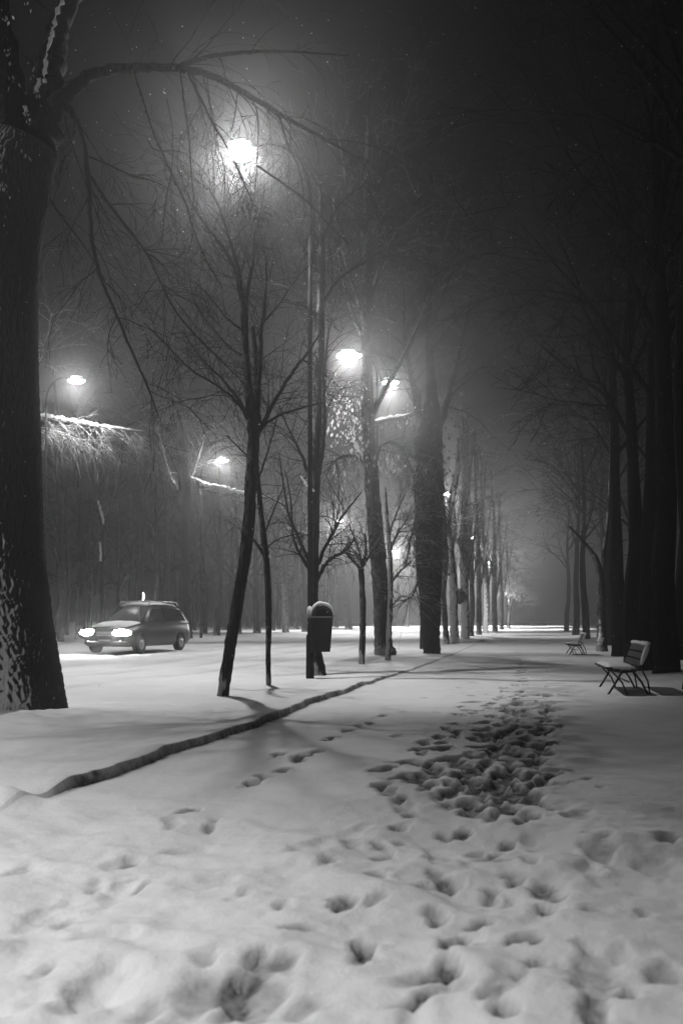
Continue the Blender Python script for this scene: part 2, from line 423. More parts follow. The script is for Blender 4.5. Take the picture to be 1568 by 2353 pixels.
U = lambda t: float(ul[np.argmin(np.abs(ul - t))])
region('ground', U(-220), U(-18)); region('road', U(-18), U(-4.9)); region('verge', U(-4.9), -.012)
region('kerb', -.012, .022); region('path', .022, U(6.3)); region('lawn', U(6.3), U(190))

# ------------------------------------------------------------ trees
def C(spec, Y, dY=0):
    """control points from (vx, vy, width in picture units [, depth offset]) seen at depth Y"""
    out = []
    n = len(spec)
    for i, s in enumerate(spec):
        y = Y + (s[3] if len(s) > 3 else dY * i / max(1, n - 1))
        out.append((P(s[0], s[1], y), s[2] * y / F / 2))
    return out
def foot(ctrl, z=.02):
    p, r = ctrl[0]
    q = p.copy(); q.z = ground_h(p.x, p.y) - .12
    return [(q, r * 1.25)] + ctrl

# --- great tree at the left edge
def big_tree():
    g = random.Random(11); Y = 12.9
    t = thing('tree', 'thick old tree with deeply furrowed bark and snow-caked foot at the left edge', 'tree', Vector((-4.75, Y, 0)))
    tr = Geo()
    ctrl = [(P(5, 1700, Y), .98), (P(5, 1640, Y), .90), (P(8, 1560, Y), .79), (P(5, 1420, Y), .68), (P(0, 1250, Y), .60), (P(-5, 1000, Y), .58), (P(-5, 750, Y), .54), (P(2, 560, Y), .54), (P(25, 430, Y), .55), (P(60, 330, Y), .44)]
    pts, rad = smooth_line(ctrl, 55)
    N_ = 230
    furrow = {}
    def rf(a, i):
        z = pts[i].z; w = 1.9 * math.sin(z * 1.9 + 2 * math.sin(a * 2)) + 1.3 * math.sin(z * 4.3 + 3 * a + 1.5 * math.sin(z * 2.7)) + .9 * math.sin(z * 11.3 + 11 * a) + .5 * math.sin(z * 23 + 5 * a)
        f = min(abs(math.sin(11.5 * a * 2 + z * 4.2 + w)), abs(math.sin(9.5 * a * 2 - z * 5.1 - w * 1.2 + 1)) + .15)
        f = min(1, f * 1.5) * (.75 + .25 * math.sin(z * 37 + 9 * math.sin(5 * a + z)))
        furrow[(i, a)] = 1 - f
        u_ = 1 + .05 * math.sin(3 * a + 1) * max(0, 1.6 - z) + .035 * math.sin(5 * a + 2) * max(0, 1.4 - z)
        return u_ * (1 + .032 * (f - .5))
    tr.tube(pts, rad, N_, True, rf); to = tr.build('trunk', 'bark_big', t)
    at = to.data.attributes.new('furrow', 'FLOAT', 'POINT')
    at.data.foreach_set('value', [furrow[(i, 2 * math.pi * j / N_)] for i in range(len(pts)) for j in range(N_)])
    cr = Geo(); lv = Geo()
    def limb(spec, dY, n, L, depth, per=6, n_s=8, **kw):
        c = C(spec, Y, dY); p, r = smooth_line(c, per); p = [q + rv(g) * r[i] * .25 for i, q in enumerate(p)]
        cr.tube(p, r, n_s)
        if n: sprout(cr, p, r, int(n * .75), L, depth, g, rcap=.011, **kw)
        return p, r
    limb([(60, 400, 120), (95, 290, 100), (108, 200, 72), (122, 110, 54), (150, 30, 46), (190, -60, 42), (240, -200, 34)], 1.5, 8, 1.4, 2, n_s=14)
    limb([(40, 380, 90), (20, 200, 70), (-10, 0, 60), (-40, -200, 50)], -.6, 5, 1.0, 2)
    limb([(80, 330, 70), (130, 245, 44), (200, 178, 26), (270, 158, 22), (350, 155, 18), (420, 158, 17), (480, 172, 14), (560, 212, 13), (640, 262, 11), (720, 305, 8), (800, 350, 4)], 1.5, 34, 1.2, 2, t0=.3, bias=(0, 0, -.5), grav=-.12)
    limb([(400, 158, 12), (450, 138, 10), (520, 124, 9), (600, 119, 8), (700, 120, 5), (800, 128, 3)], 1.2, 10, .7, 1, t0=.1)
    limb([(110, 260, 30), (150, 245, 18), (178, 280, 13), (195, 340, 12), (205, 430, 11), (212, 550, 10), (232, 640, 9), (262, 710, 8), (300, 800, 6), (340, 890, 5), (365, 960, 3)], .6, 26, .8, 2, t0=.15, grav=-.1)
    limb([(207, 405, 9), (240, 455, 8), (290, 520, 7), (335, 582, 7), (365, 640, 6), (400, 710, 5), (450, 770, 5), (520, 840, 3), (560, 880, 2)], .4, 22, .7, 2, t0=.1, grav=-.1)
    limb([(335, 582, 5), (360, 595, 4), (390, 632, 2)], .4, 0, 0, 0)
    for s, k in (([(305, 160, 6), (330, 235, 6), (350, 300, 6), (390, 390, 7), (425, 465, 6), (445, 530, 5), (475, 600, 4), (510, 660, 3)], 14),
                 ([(412, 160, 5), (425, 250, 5), (434, 320, 5), (440, 400, 4), (445, 470, 3), (440, 540, 2)], 10),
                 ([(430, 165, 6), (460, 225, 7), (490, 285, 7), (515, 325, 5), (545, 385, 5), (570, 440, 4), (590, 490, 3)], 14),
                 ([(382, 225, 3), (396, 300, 3), (394, 390, 3), (380, 470, 3), (372, 560, 2)], 6),
                 ([(545, 210, 3), (540, 260, 3), (532, 300, 2)], 2), ([(575, 220, 3), (592, 265, 3), (592, 340, 3), (586, 430, 2), (570, 520, 2)], 6),
                 ([(640, 262, 5), (660, 330, 4), (690, 400, 3), (700, 500, 2)], 8),
                 ([(590, 380, 5), (640, 415, 5), (690, 450, 4), (740, 500, 3), (800, 560, 2)], 8),
                 ([(205, 360, 4), (250, 378, 4), (300, 402, 4), (350, 415, 3), (400, 440, 2)], 12),
                 ([(340, 322, 3), (360, 345, 3), (420, 350, 2), (470, 395, 2), (480, 420, 1.5)], 5),
                 ([(150, 270, 5), (165, 330, 4), (215, 470, 3), (255, 560, 2)], 6),
                 ([(95, 420, 5), (130, 480, 4), (190, 560, 3), (240, 640, 2)], 8)):
        limb(s, g.uniform(.3, 1.6), k, .5, 2, t0=.15, grav=-.05, wig=.25)
    cr.build('crown', 'bare', t)
    for cx_, cy_, n, sp, sz in ((585, 480, 22, 24, .085), (620, 500, 12, 22, .08), (430, 420, 14, 16, .07), (434, 585, 16, 18, .075), (445, 290, 6, 12, .06), (650, 545, 6, 18, .06),
                            (550, 490, 8, 14, .07), (375, 410, 9, 20, .05)):
        for _ in range(n): lv.leaf(P(cx_ + g.gauss(0, sp * .6), cy_ + g.gauss(0, sp * .7), Y + 1 + g.uniform(-.15, .15)), sz * g.uniform(.6, 1.3), g)
    lv.build('dead_leaves', 'leaf', t)
    ls = Geo()
    for cx_, cy_, n in ((15, 40, 7), (22, 120, 8), (60, 260, 7), (58, 350, 5), (8, 425, 7), (30, 190, 6), (85, 215, 6), (5, 330, 4), (70, 160, 5), (62, 20, 3)):
        for _ in range(n): ls.leaf(P(cx_ + g.gauss(0, 7), cy_ + g.gauss(0, 12), Y - .66 + g.uniform(-.1, .05)), .05 * g.uniform(.6, 1.4), g)
    ls.build('snowy_leaves', 'leaf_snow', t)
    for pl in ([(102, 190), (104, 150), (112, 105), (122, 65), (132, 30), (148, -5)], [(84, 212), (88, 196), (92, 180)], [(60, 245), (58, 262)], [(55, 345), (57, 358)]):
        ctrl = [(P(x, y, Y - .30), .022 * (1 + .3 * g.random())) for x, y in pl]
        p, r = smooth_line(ctrl, 6); p = [q + rv(g) * .012 for q in p]; r = [q * g.choice((.15, .5, .9, 1.4)) for q in r]
        sn = Geo(); sn.tube(p, r, 6); sn.build('snow_cover', 'snow', t)
    return t
big_tree()

def authored(label, Y, trunk, limbs, seed, name='tree', group=None, twig='twig', trunk_m='bark', leaves=(), snow=(), bark=.06, tops=0, leaf_m='leaf', rcap=.014, ns=12, nc=3, lsz=.08):
    g = random.Random(seed)
    c = foot(C(trunk, Y)); base = c[0][0].copy()
    t = thing(name, label, 'tree', Vector((base.x, base.y, base.z + .12)), group)
    p, r = smooth_line(c, 8)
    pj = [g.uniform(0, 6.28) for _ in range(4)]
    def rf(a, i): return 1 + bark * (math.sin(5 * a + pj[0] + i * .3) + math.sin(3 * a + pj[1] - i * .23) + .6 * math.sin(9 * a + i * .8 + pj[2]))
    tr = Geo(); tr.tube(p, [q * g.uniform(.93, 1.07) for q in r], ns, True, rf); tr.build('trunk', trunk_m, t)
    cr = Geo(); lv = Geo()
    for L in limbs:
        spec = L[0]; dY = L[1]; n, ln, dep = L[2:5]; kw = L[5] if len(L) > 5 else {}
        pp, rr = smooth_line(C(spec, Y, dY), 6); pp = [q + rv(g) * rr[i] * .3 for i, q in enumerate(pp)]
        cr.tube(pp, rr, 7)
        if n: sprout(cr, pp, rr, n, ln, dep, g, rcap=rcap, nc=nc, **kw)
    if tops: sprout(cr, p, r, tops, 2.2, 3, g, t0=.6, rcap=rcap * 2)
    if cr.v: cr.build('crown', twig, t)
    for cx_, cy_, n, sx, sy, sz in leaves:
        for _ in range(n): lv.leaf(P(cx_ + g.gauss(0, sx), cy_ + g.gauss(0, sy), Y + g.uniform(-1, 1)), sz * g.uniform(.5, 1.4), g)
    if lv.v: lv.build('dead_leaves', leaf_m, t)
    if snow:
        for pl in snow:
            s = Geo()
            ctrl = [(P(q[0], q[1], Y + (q[3] if len(q) > 3 else 0)), q[2] * Y / F / 2) for q in pl]
            a, b = smooth_line(ctrl, 7)
            s.tube([q + rv(g) * b[i] * .45 for i, q in enumerate(a)], [q * g.uniform(.65, 1.3) for q in b], 7)
            s.build('snow_cover', 'snow', t)
    return t

# slender leaning tree in front of the first lamp
authored('slender leaning tree with many fine branches spread across the brightest street lamp', 16.0,
    [(510, 1612, 28), (520, 1540, 27), (535, 1450, 27), (556, 1320, 27), (571, 1200, 27), (578, 1100, 27), (582, 1010, 28), (576, 940, 24), (568, 850, 18), (562, 760, 15), (556, 690, 13)],
    [([(556, 700, 11), (545, 640, 10), (520, 580, 8), (495, 545, 6), (460, 500, 5), (430, 440, 4), (405, 380, 2)], .3, 22, .9, 2, dict(t0=.1, bias=(0, 0, .4), grav=.03)),
     ([(560, 720, 11), (548, 620, 9), (520, 530, 7), (500, 470, 5), (480, 430, 3)], -.4, 20, .8, 2, dict(t0=.1, bias=(0, 0, .4), grav=.03)),
     ([(562, 760, 12), (570, 660, 10), (582, 600, 7), (585, 540, 5), (600, 480, 4), (610, 420, 2)], .3, 22, .8, 2, dict(t0=.1, bias=(0, 0, .4), grav=.03)),
     ([(590, 940, 14), (597, 850, 11), (600, 760, 10), (608, 700, 8), (612, 620, 5), (600, 540, 3)], .4, 18, .9, 2, dict(t0=.1, bias=(0, 0, .3), grav=.02)),
     ([(585, 1000, 18), (592, 960, 16), (588, 850, 12), (582, 750, 8)], .2, 6, .7, 2, dict(t0=.2)),
     ([(585, 1010, 14), (606, 970, 11), (640, 905, 9), (675, 850, 8), (705, 810, 6), (740, 760, 4)], .6, 14, .8, 2, dict(t0=.2)),
     ([(576, 980, 9), (550, 930, 7), (505, 890, 6), (440, 850, 5), (380, 790, 4), (330, 740, 2)], -.5, 14, .8, 2, dict(t0=.15)),
     ([(574, 960, 9), (535, 900, 8), (500, 860, 6), (460, 820, 4), (420, 760, 3)], .4, 12, .7, 2, dict(t0=.15)),
     ([(590, 990, 8), (630, 960, 6), (680, 940, 5), (740, 925, 3)], .3, 8, .6, 2, dict(t0=.15)),
     ([(560, 760, 6), (520, 730, 5), (480, 680, 4), (440, 640, 2)], .2, 10, .7, 2),
     ([(565, 820, 6), (520, 790, 4), (450, 700, 3), (430, 600, 2)], .5, 10, .8, 2),
     ([(604, 740, 6), (640, 700, 4), (680, 640, 3), (720, 600, 2)], -.3, 12, .8, 2),
     ([(580, 1060, 6), (560, 1040, 4), (520, 1000, 3)], 0, 4, .5, 1)],
    21, leaves=[(440, 590, 10, 8, 12, .09), (500, 545, 8, 20, 15, .07)], twig='bare', rcap=.011)
authored('thin black sapling with a side fork, right of the leaning tree', 18.3,
    [(617, 1586, 12), (616, 1500, 12), (617, 1400, 14), (612, 1290, 15), (604, 1220, 13), (597, 1150, 11), (590, 1060, 9), (588, 960, 7), (592, 850, 4)],
    [([(610, 1285, 9), (598, 1262, 8), (580, 1238, 6), (552, 1222, 4)], 0, 5, .5, 2), ([(606, 1230, 5), (625, 1180, 4), (650, 1120, 2)], 0, 8, .5, 2),
     ([(608, 1262, 4), (640, 1238, 3), (690, 1225, 2)], 0, 6, .5, 2), ([(594, 1100, 5), (620, 1020, 4), (640, 940, 2)], 0, 8, .6, 2)], 22, twig='bare',
    snow=[[(606, 1277, 3), (613, 1276, 8), (620, 1281, 8)]])
authored('tree with forking side branches right behind the lamp post and litter bin', 22.6,
    [(730, 1546, 36), (723, 1480, 25), (720, 1400, 24), (719, 1300, 25), (722, 1150, 25), (726, 1000, 24), (732, 850, 22), (736, 700, 18), (738, 560, 14), (735, 420, 8)],
    [([(716, 1305, 12), (700, 1270, 10), (680, 1225, 7), (662, 1180, 6), (652, 1120, 4), (640, 1040, 2)], -.5, 9, .9, 2),
     ([(716, 1315, 10), (690, 1275, 8), (672, 1230, 6), (668, 1150, 4), (655, 1080, 2)], .4, 9, .9, 2),
     ([(724, 1310, 10), (745, 1260, 8), (770, 1215, 7), (790, 1180, 5), (830, 1130, 3)], .3, 12, .9, 2),
     ([(726, 1335, 11), (745, 1300, 9), (765, 1280, 8), (795, 1262, 6), (815, 1235, 3)], .3, 14, .7, 2),
     ([(722, 1120, 12), (705, 1080, 9), (690, 1040, 7), (665, 990, 5), (640, 930, 3)], .3, 12, 1.2, 2),
     ([(730, 1090, 13), (741, 1020, 12), (744, 940, 10), (742, 880, 9), (750, 800, 6), (765, 700, 3)], -.3, 26, 1.2, 2, dict(bias=(0, 0, .4))),
     ([(738, 700, 8), (780, 640, 6), (840, 600, 4), (900, 560, 2)], .5, 14, 1.4, 2), ([(736, 640, 8), (690, 560, 6), (650, 500, 4), (600, 470, 2)], .5, 14, 1.4, 2),
     ([(736, 560, 8), (780, 470, 6), (840, 420, 3)], .5, 12, 1.4, 2), ([(740, 760, 7), (700, 690, 5), (660, 660, 3), (610, 650, 2)], .5, 12, 1.2, 2)],
    23, twig='bare', snow=[[(702, 1112, 3, -.4), (712, 1122, 7, -.4), (722, 1128, 3, -.4)], [(690, 1092, 2), (700, 1108, 7), (705, 1118, 2)]])
authored('short young tree with a knobbly forked head and bare black stem', 28.2,
    [(830, 1530, 13), (832, 1470, 14), (833, 1400, 14), (831, 1340, 13), (829, 1305, 13)],
    [([(829, 1310, 9), (818, 1295, 8), (806, 1282, 8), (792, 1268, 5)], 0, 10, .6, 2), ([(829, 1308, 8), (836, 1290, 8), (840, 1270, 8), (838, 1225, 4)], 0, 14, .9, 2),
     ([(829, 1308, 7), (828, 1280, 6), (815, 1240, 4), (800, 1200, 2)], 0, 12, .9, 2), ([(834, 1300, 5), (855, 1265, 4), (880, 1220, 2)], 0, 10, .8, 2)],
    24, twig='twig', trunk_m='bark', snow=[[(815, 1285, 4), (822, 1295, 8), (828, 1302, 5)], [(838, 1268, 5), (840, 1285, 7), (837, 1296, 4)]])
authored('tall tree with leaning trunk and snowy leaves just right of the young forked tree', 35.5,
    [(886, 1508, 52), (880, 1480, 42), (876, 1400, 38), (870, 1300, 37), (861, 1200, 37), (852, 1100, 34), (846, 1000, 31), (843, 850, 27), (843, 650, 24), (845, 400, 18), (850, 200, 10)],
    [([(846, 760, 14), (825, 700, 12), (800, 620, 9), (775, 520, 7), (765, 440, 4)], 1, 34, 2.4, 3, dict(grav=-.06)),
     ([(846, 980, 18), (880, 900, 14), (925, 820, 10), (970, 720, 6), (1010, 600, 4)], 1, 30, 2.4, 3, dict(grav=-.06)),
     ([(843, 800, 14), (810, 720, 10), (780, 600, 7), (765, 450, 4)], 1, 20, 2.4, 3), ([(844, 700, 14), (880, 600, 10), (930, 500, 7), (990, 420, 4)], 1, 20, 2.4, 3),
     ([(844, 560, 12), (800, 440, 8), (780, 320, 4)], 1, 14, 2.2, 3), ([(846, 480, 12), (890, 380, 8), (930, 260, 4)], 1, 14, 2.2, 3),
     ([(850, 1080, 12), (820, 1050, 8), (780, 1050, 6), (750, 1080, 3)], -1, 24, 1.4, 3, dict(grav=-.15)),
     ([(850, 1080, 12), (880, 1020, 9), (920, 1020, 6), (960, 1060, 3)], -1, 24, 1.4, 3, dict(grav=-.15))],
    25, twig='twig', leaves=[(800, 980, 170, 30, 30, .14), (790, 920, 80, 24, 30, .12), (828, 1035, 80, 14, 22, .17), (770, 1085, 40, 22, 18, .16), (880, 1060, 60, 28, 16, .18), (945, 1075, 20, 30, 16, .16), (930, 960, 20, 25, 14, .1)],
    leaf_m='leaf_snow', rcap=.02)
authored('thin tree with snow stuck along its stem between the two massive trunks', 30.2,
    [(890, 1524, 15), (892, 1480, 12), (895, 1400, 13), (896, 1320, 12), (894, 1250, 10), (888, 1180, 7), (885, 1120, 4)],
    [([(896, 1340, 7), (920, 1310, 6), (945, 1290, 3)], 0, 16, .9, 2), ([(894, 1270, 6), (915, 1220, 5), (945, 1180, 2)], 0, 20, 1.0, 2), ([(892, 1230, 6), (910, 1180, 4), (930, 1130, 2)], 0, 16, .9, 2),
     ([(895, 1400, 5), (920, 1370, 4), (950, 1375, 2)], 0, 12, .8, 2)],
    26, twig='twig_snow', trunk_m='plaster', leaves=[(925, 1190, 60, 22, 12, .09), (930, 1270, 30, 20, 14, .07)], leaf_m='leaf_snow')
authored('massive dark trunk with one long snow-topped branch reaching left', 36.9,
    [(990, 1506, 40), (990, 1470, 36), (989, 1400, 46), (985, 1300, 58), (984, 1200, 64), (984, 1100, 66), (985, 1020, 64), (988, 965, 50), (990, 900, 24), (985, 780, 17), (985, 600, 12), (990, 400, 6)],
    [([(985, 960, 22), (990, 938, 12), (960, 948, 9), (920, 960, 8), (885, 966, 8), (850, 972, 6), (820, 975, 3)], 1.5, 22, 1.6, 2, dict(bias=(0, 0, -.6))),
     ([(1000, 1010, 26), (1025, 920, 16), (1050, 820, 10), (1080, 680, 5)], 2, 24, 2.4, 3), ([(975, 1000, 24), (950, 890, 14), (930, 780, 9), (925, 640, 4)], -1, 24, 2.4, 3),
     ([(985, 760, 16), (1030, 640, 10), (1080, 540, 5)], 1, 18, 2.4, 3), ([(960, 1180, 10), (945, 1230, 6), (930, 1300, 3)], -.5, 10, 1.2, 3, dict(grav=-.15)),
     ([(962, 1330, 7), (945, 1370, 4), (920, 1380, 2)], -.4, 12, 1.2, 2), ([(1005, 1130, 10), (1020, 1180, 6), (1022, 1260, 3)], -.4, 16, 1.2, 3, dict(grav=-.12))],
    27, twig='bare', bark=.06, leaves=[(985, 1100, 420, 27, 75, .16), (987, 1270, 260, 24, 50, .14), (1000, 960, 60, 22, 16, .14)], trunk_m='dark', rcap=.025, ns=16,
    snow=[[(1000, 933, 1.5, .1), (980, 938, 3, .2), (955, 947, 4.5, .5), (925, 954, 6, .8), (895, 958, 8, 1.0), (868, 966, 8, 1.2), (852, 968, 5, 1.3)]])
# trees further along the avenue, snow plastered on the lamp side
authored('crooked tree plastered white on one side, next beyond the massive dark trunk', 52,
    [(1045, 1482, 22), (1042, 1420, 19), (1040, 1330, 18), (1034, 1270, 16), (1028, 1210, 15), (1036, 1150, 14), (1046, 1100, 13), (1050, 1060, 9), (1052, 1000, 5)],
    [([(1030, 1220, 10), (1020, 1170, 9), (1012, 1110, 5)], 1, 14, 2.0, 2), ([(1032, 1260, 10), (1048, 1225, 9), (1055, 1190, 7), (1062, 1130, 4)], -1, 16, 2.0, 2),
     ([(1048, 1070, 6), (1060, 1020, 4), (1080, 960, 2)], 1, 12, 2.4, 2)],
    28, twig='twig_snow', trunk_m='plaster', rcap=.03,
    snow=[[(1040, 1470, 5, -.5), (1041, 1400, 15, -.5), (1038, 1330, 14, -.5), (1033, 1270, 12, -.45), (1029, 1235, 5, -.4)], [(1020, 1225, 4, .3), (1016, 1180, 9, .4), (1014, 1150, 7, .5)], [(1040, 1150, 6, -.4), (1043, 1120, 8, -.3), (1049, 1080, 8, -.3), (1051, 1060, 4, -.2)], [(1049, 1240, 6, -1.2), (1054, 1205, 8, -1.2), (1056, 1180, 4, -1.2)]])
authored('leaning shaggy tree in the avenue with drooping twigs beside its snow-plastered neighbour', 50,
    [(1025, 1488, 15), (1022, 1430, 13), (1018, 1360, 13), (1022, 1290, 14), (1020, 1220, 11), (1010, 1150, 6)],
    [([(1020, 1330, 8), (1012, 1290, 6), (1002, 1250, 3)], 0, 26, 1.6, 3, dict(grav=-.18)), ([(1020, 1240, 8), (1030, 1190, 6), (1034, 1120, 3)], 0, 18, 1.8, 3)],
    29, twig='twig', leaves=[(1015, 1105, 30, 10, 10, .2), (1018, 1300, 40, 10, 25, .16)], leaf_m='leaf_snow', rcap=.02)
av = [(1068, 1478, 66, 20, 'tree with a bulging dark burr in the middle distance of the lamp row', True), (1100, 1472, 80, 13, 'thin tree under the small white lamp far down the avenue', False),
      (1116, 1470, 90, 13, 'pale-sided tree just past the small white lamp down the avenue', True), (1137, 1468, 100, 12, 'dark narrow tree near the tiny last street lamp', False),
      (1152, 1464, 118, 9, 'faint narrow tree in haze at the end of the lamp row', False), (1168, 1460, 140, 8, 'hazy last tree before the avenue dissolves in white glow', False),
      (1082, 1474, 74, 12, 'slim tree with rough twiggy stem left of the small white lamp', False)]
for i, (vx, vy, Y, w, lab, pl) in enumerate(av):
    gg = random.Random(40 + i); k = w / 12
    top = HY - 230 * 60 / Y * .9
    t_ = [(vx, vy, w * 1.2), (vx - 1, vy - 30, w), (vx + gg.uniform(-3, 3), vy - 80, w), (vx - 3, HY - 160 * 80 / Y, w * .85), (vx - 6 + gg.uniform(-5, 5), HY - 300 * 80 / Y, w * .6), (vx - 10, HY - 430 * 80 / Y, w * .3)]
    s_ = 80 / Y
    lim = [([(vx, HY - 60 * s_, w * .5), (vx + 12 * s_, HY - 130 * s_, w * .35), (vx + 24 * s_, HY - 210 * s_, w * .2)], 1, 22, 2.2, 3, dict(grav=-.08)),
           ([(vx, HY - 90 * s_, w * .5), (vx - 14 * s_, HY - 160 * s_, w * .35), (vx - 26 * s_, HY - 240 * s_, w * .2)], -1, 22, 2.2, 3, dict(grav=-.08)),
           ([(vx - 3, HY - 180 * s_, w * .4), (vx + 10 * s_, HY - 280 * s_, w * .3), (vx + 14 * s_, HY - 360 * s_, w * .2)], 1, 14, 2.2, 3)]
    tt = authored(lab, Y, t_, lim, 60 + i, twig='twig_snow' if pl else 'twig', trunk_m='plaster' if pl else 'bark', rcap=.03)
    if i == 0:
        b = Geo(); b.blob(P(1056, 1370, Y), .5, (1, 1, 1.1), 8, 3); b.build('burr', 'bark', tt)
# a far tree crown lit white at the end of the avenue
authored('small far tree with a bright snow-loaded crown leaning over the path', 130,
    [(1168, 1458, 7), (1168, 1420, 6), (1172, 1390, 6), (1180, 1370, 5)],
    [([(1172, 1390, 5), (1180, 1360, 4), (1190, 1345, 2)], 0, 36, 1.6, 3), ([(1172, 1385, 5), (1186, 1370, 4), (1196, 1362, 2)], 0, 36, 1.6, 3), ([(1168, 1390, 4), (1166, 1350, 3), (1160, 1320, 2)], 0, 30, 1.8, 3, )],
    77, twig='twig_snow', leaf_m='leaf_snow', leaves=[(1184, 1362, 160, 8, 6, .45)], rcap=.05)

# far side of the road, trees under the far lamps
authored('far tree behind the great trunk with a long snow-topped branch under the left lamp', 43.5,
    [(68, 1490, 30), (66, 1400, 26), (64, 1200, 24), (60, 1050, 22), (55, 930, 18), (50, 750, 12), (50, 600, 6)],
    [([(60, 985, 16), (85, 962, 13), (125, 964, 12), (180, 972, 11), (250, 982, 7), (330, 992, 4)], 0, 46, 1.5, 2, dict(bias=(.5, 0, -.9), grav=-.06)),
     ([(60, 1000, 12), (110, 985, 8), (180, 1010, 6), (240, 1012, 3)], .5, 40, 1.3, 2, dict(bias=(.3, 0, -.6))),
     ([(58, 900, 12), (100, 820, 8), (120, 720, 4)], 1, 14, 2, 2)],
    30, twig='twig_snow', rcap=.02, snow=[[(90, 952, 6), (110, 957, 11), (140, 961, 11), (165, 966, 11), (195, 970, 9), (222, 975, 8), (250, 979, 5), (290, 984, 3), (325, 990, 2)]])
authored('broad dark tree behind the moving car with a thick snowy branch under a lamp', 62,
    [(420, 1462, 46), (420, 1420, 38), (418, 1300, 36), (420, 1200, 34), (425, 1120, 30), (420, 1020, 24), (410, 900, 16), (400, 760, 6)],
    [([(425, 1115, 16), (442, 1102, 14), (465, 1118, 13), (500, 1128, 12), (540, 1135, 11), (575, 1138, 10), (620, 1144, 6), (660, 1148, 3)], 0, 46, 1.8, 2, dict(bias=(0, 0, -.8))),
     ([(430, 1110, 14), (450, 1060, 10), (470, 1000, 5)], 1, 24, 2.4, 3), ([(420, 1150, 14), (385, 1080, 10), (360, 980, 5)], 1, 24, 2.4, 3)],
    31, twig='twig_snow', rcap=.03, snow=[[(438, 1094, 5), (452, 1106, 11), (475, 1114, 13), (505, 1122, 13), (535, 1129, 13), (560, 1132, 11), (585, 1136, 6), (605, 1140, 3)]])
authored('hazy far tree with snow flecks on its side and branches under the small middle lamp', 92,
    [(656, 1460, 16), (655, 1400, 14), (652, 1300, 13), (650, 1230, 11), (645, 1150, 7)],
    [([(650, 1235, 7), (642, 1215, 6), (665, 1218, 6), (700, 1225, 5), (745, 1236, 3)], 0, 40, 1.8, 2, dict(bias=(0, 0, -.6))), ([(652, 1290, 7), (665, 1260, 5), (680, 1230, 3)], 0, 20, 2, 3)],
    32, twig='twig_snow', trunk_m='plaster', rcap=.03, snow=[[(655, 1210, 3), (668, 1215, 6), (690, 1220, 6), (712, 1226, 5), (738, 1233, 3)]])
authored('far tree with a white Y-shaped fork left of the car roof', 55,
    [(232, 1466, 24), (232, 1400, 18), (231, 1320, 17), (232, 1250, 17), (238, 1200, 17)],
    [([(238, 1205, 11), (230, 1165, 9), (225, 1120, 8), (215, 1020, 5)], 0, 20, 2.2, 3), ([(238, 1205, 11), (258, 1150, 9), (275, 1080, 7), (290, 980, 4)], 0, 20, 2.2, 3)],
    33, twig='twig', trunk_m='bark', snow=[[(226, 1150, 3, -.4), (231, 1172, 6, -.45), (237, 1192, 6, -.5), (238, 1204, 3, -.5)], [(230, 1245, 3, -.4), (231, 1270, 6, -.4), (232, 1288, 5, -.4)]], rcap=.03)
authored('straight leaning dark trunk rising behind the small park lantern', 66,
    [(312, 1462, 22), (318, 1380, 19), (326, 1250, 18), (335, 1130, 17), (345, 1000, 13), (352, 850, 6)],
    [([(335, 1130, 10), (310, 1040, 7), (300, 940, 3)], 0, 20, 2.4, 3), ([(338, 1090, 10), (370, 1010, 7), (385, 900, 3)], 0, 20, 2.4, 3)], 34, twig='twig', rcap=.03)

# prototypes for the background wood and the dark row beyond the benches
def proto(seed, hgt, r, label, group, cat='tree', tm='bark', cm='twig'):
    g = random.Random(seed); t = thing('tree', label, cat, Vector((0, 0, 0)), group)
    c = [(Vector((0, 0, -.3)), r * 1.35), (Vector((0, 0, .25)), r), ]
    x, y = 0, 0
    for k in range(1, 8):
        x += g.uniform(-.18, .18); y += g.uniform(-.15, .15)
        c.append((Vector((x, y, hgt * k / 7)), r * (1 - .8 * k / 7)))
    p, rr = smooth_line(c, 5)
    tr = Geo(); tr.tube(p, rr, 10, True, lambda a, i: 1 + .05 * math.sin(4 * a + i) + .04 * math.sin(7 * a - i * .6)); tr.build('trunk', tm, t)
    cr = Geo(); sprout(cr, p, rr, 9, hgt * .22, 4, g, t0=.3, an=(.4, .9), rcap=r * .4, rmin=.012, bias=(0, 0, .25), grav=-.02)
    cr.build('crown', cm, t)
    return t
def lift(p): return Vector((p.x, p.y, ground_h(p.x, p.y)))
# far wood (left), far beyond the road
gw = random.Random(99)
spots = []
for vx, Y in [(150, 74), (185, 60), (270, 82), (355, 78), (385, 90), (470, 84), (498, 72), (530, 92), (548, 80), (590, 88), (625, 104), (640, 120), (680, 110), (700, 96),
              (745, 128), (772, 140), (800, 118), (135, 54), (205, 96), (300, 100), (445, 108), (515, 112), (570, 126), (600, 150), (722, 160), (860, 150), (905, 175), (935, 160), (760, 185), (655, 176)]:
    spots.append((vx, Y))
wl = 'hazy bare tree of the dim wood on the far side of the road'
wg = 'trees of the hazy wood beyond the road'
wp = [proto(201, 15, .32, wl, wg), proto(202, 17, .38, wl, wg), proto(203, 13, .26, wl, wg)]
for i, (vx, Y) in enumerate(spots):
    p = Vector(((vx - CX) / F * Y, Y, 0)); p = lift(p); rz = gw.uniform(0, 6.28); s = gw.uniform(.8, 1.25)
    if i < 3:
        wp[i].location = p; wp[i].rotation_euler = (0, 0, rz); wp[i].scale = (s, s, s)
    else: copy_tree(wp[i % 3], p, rz, s)
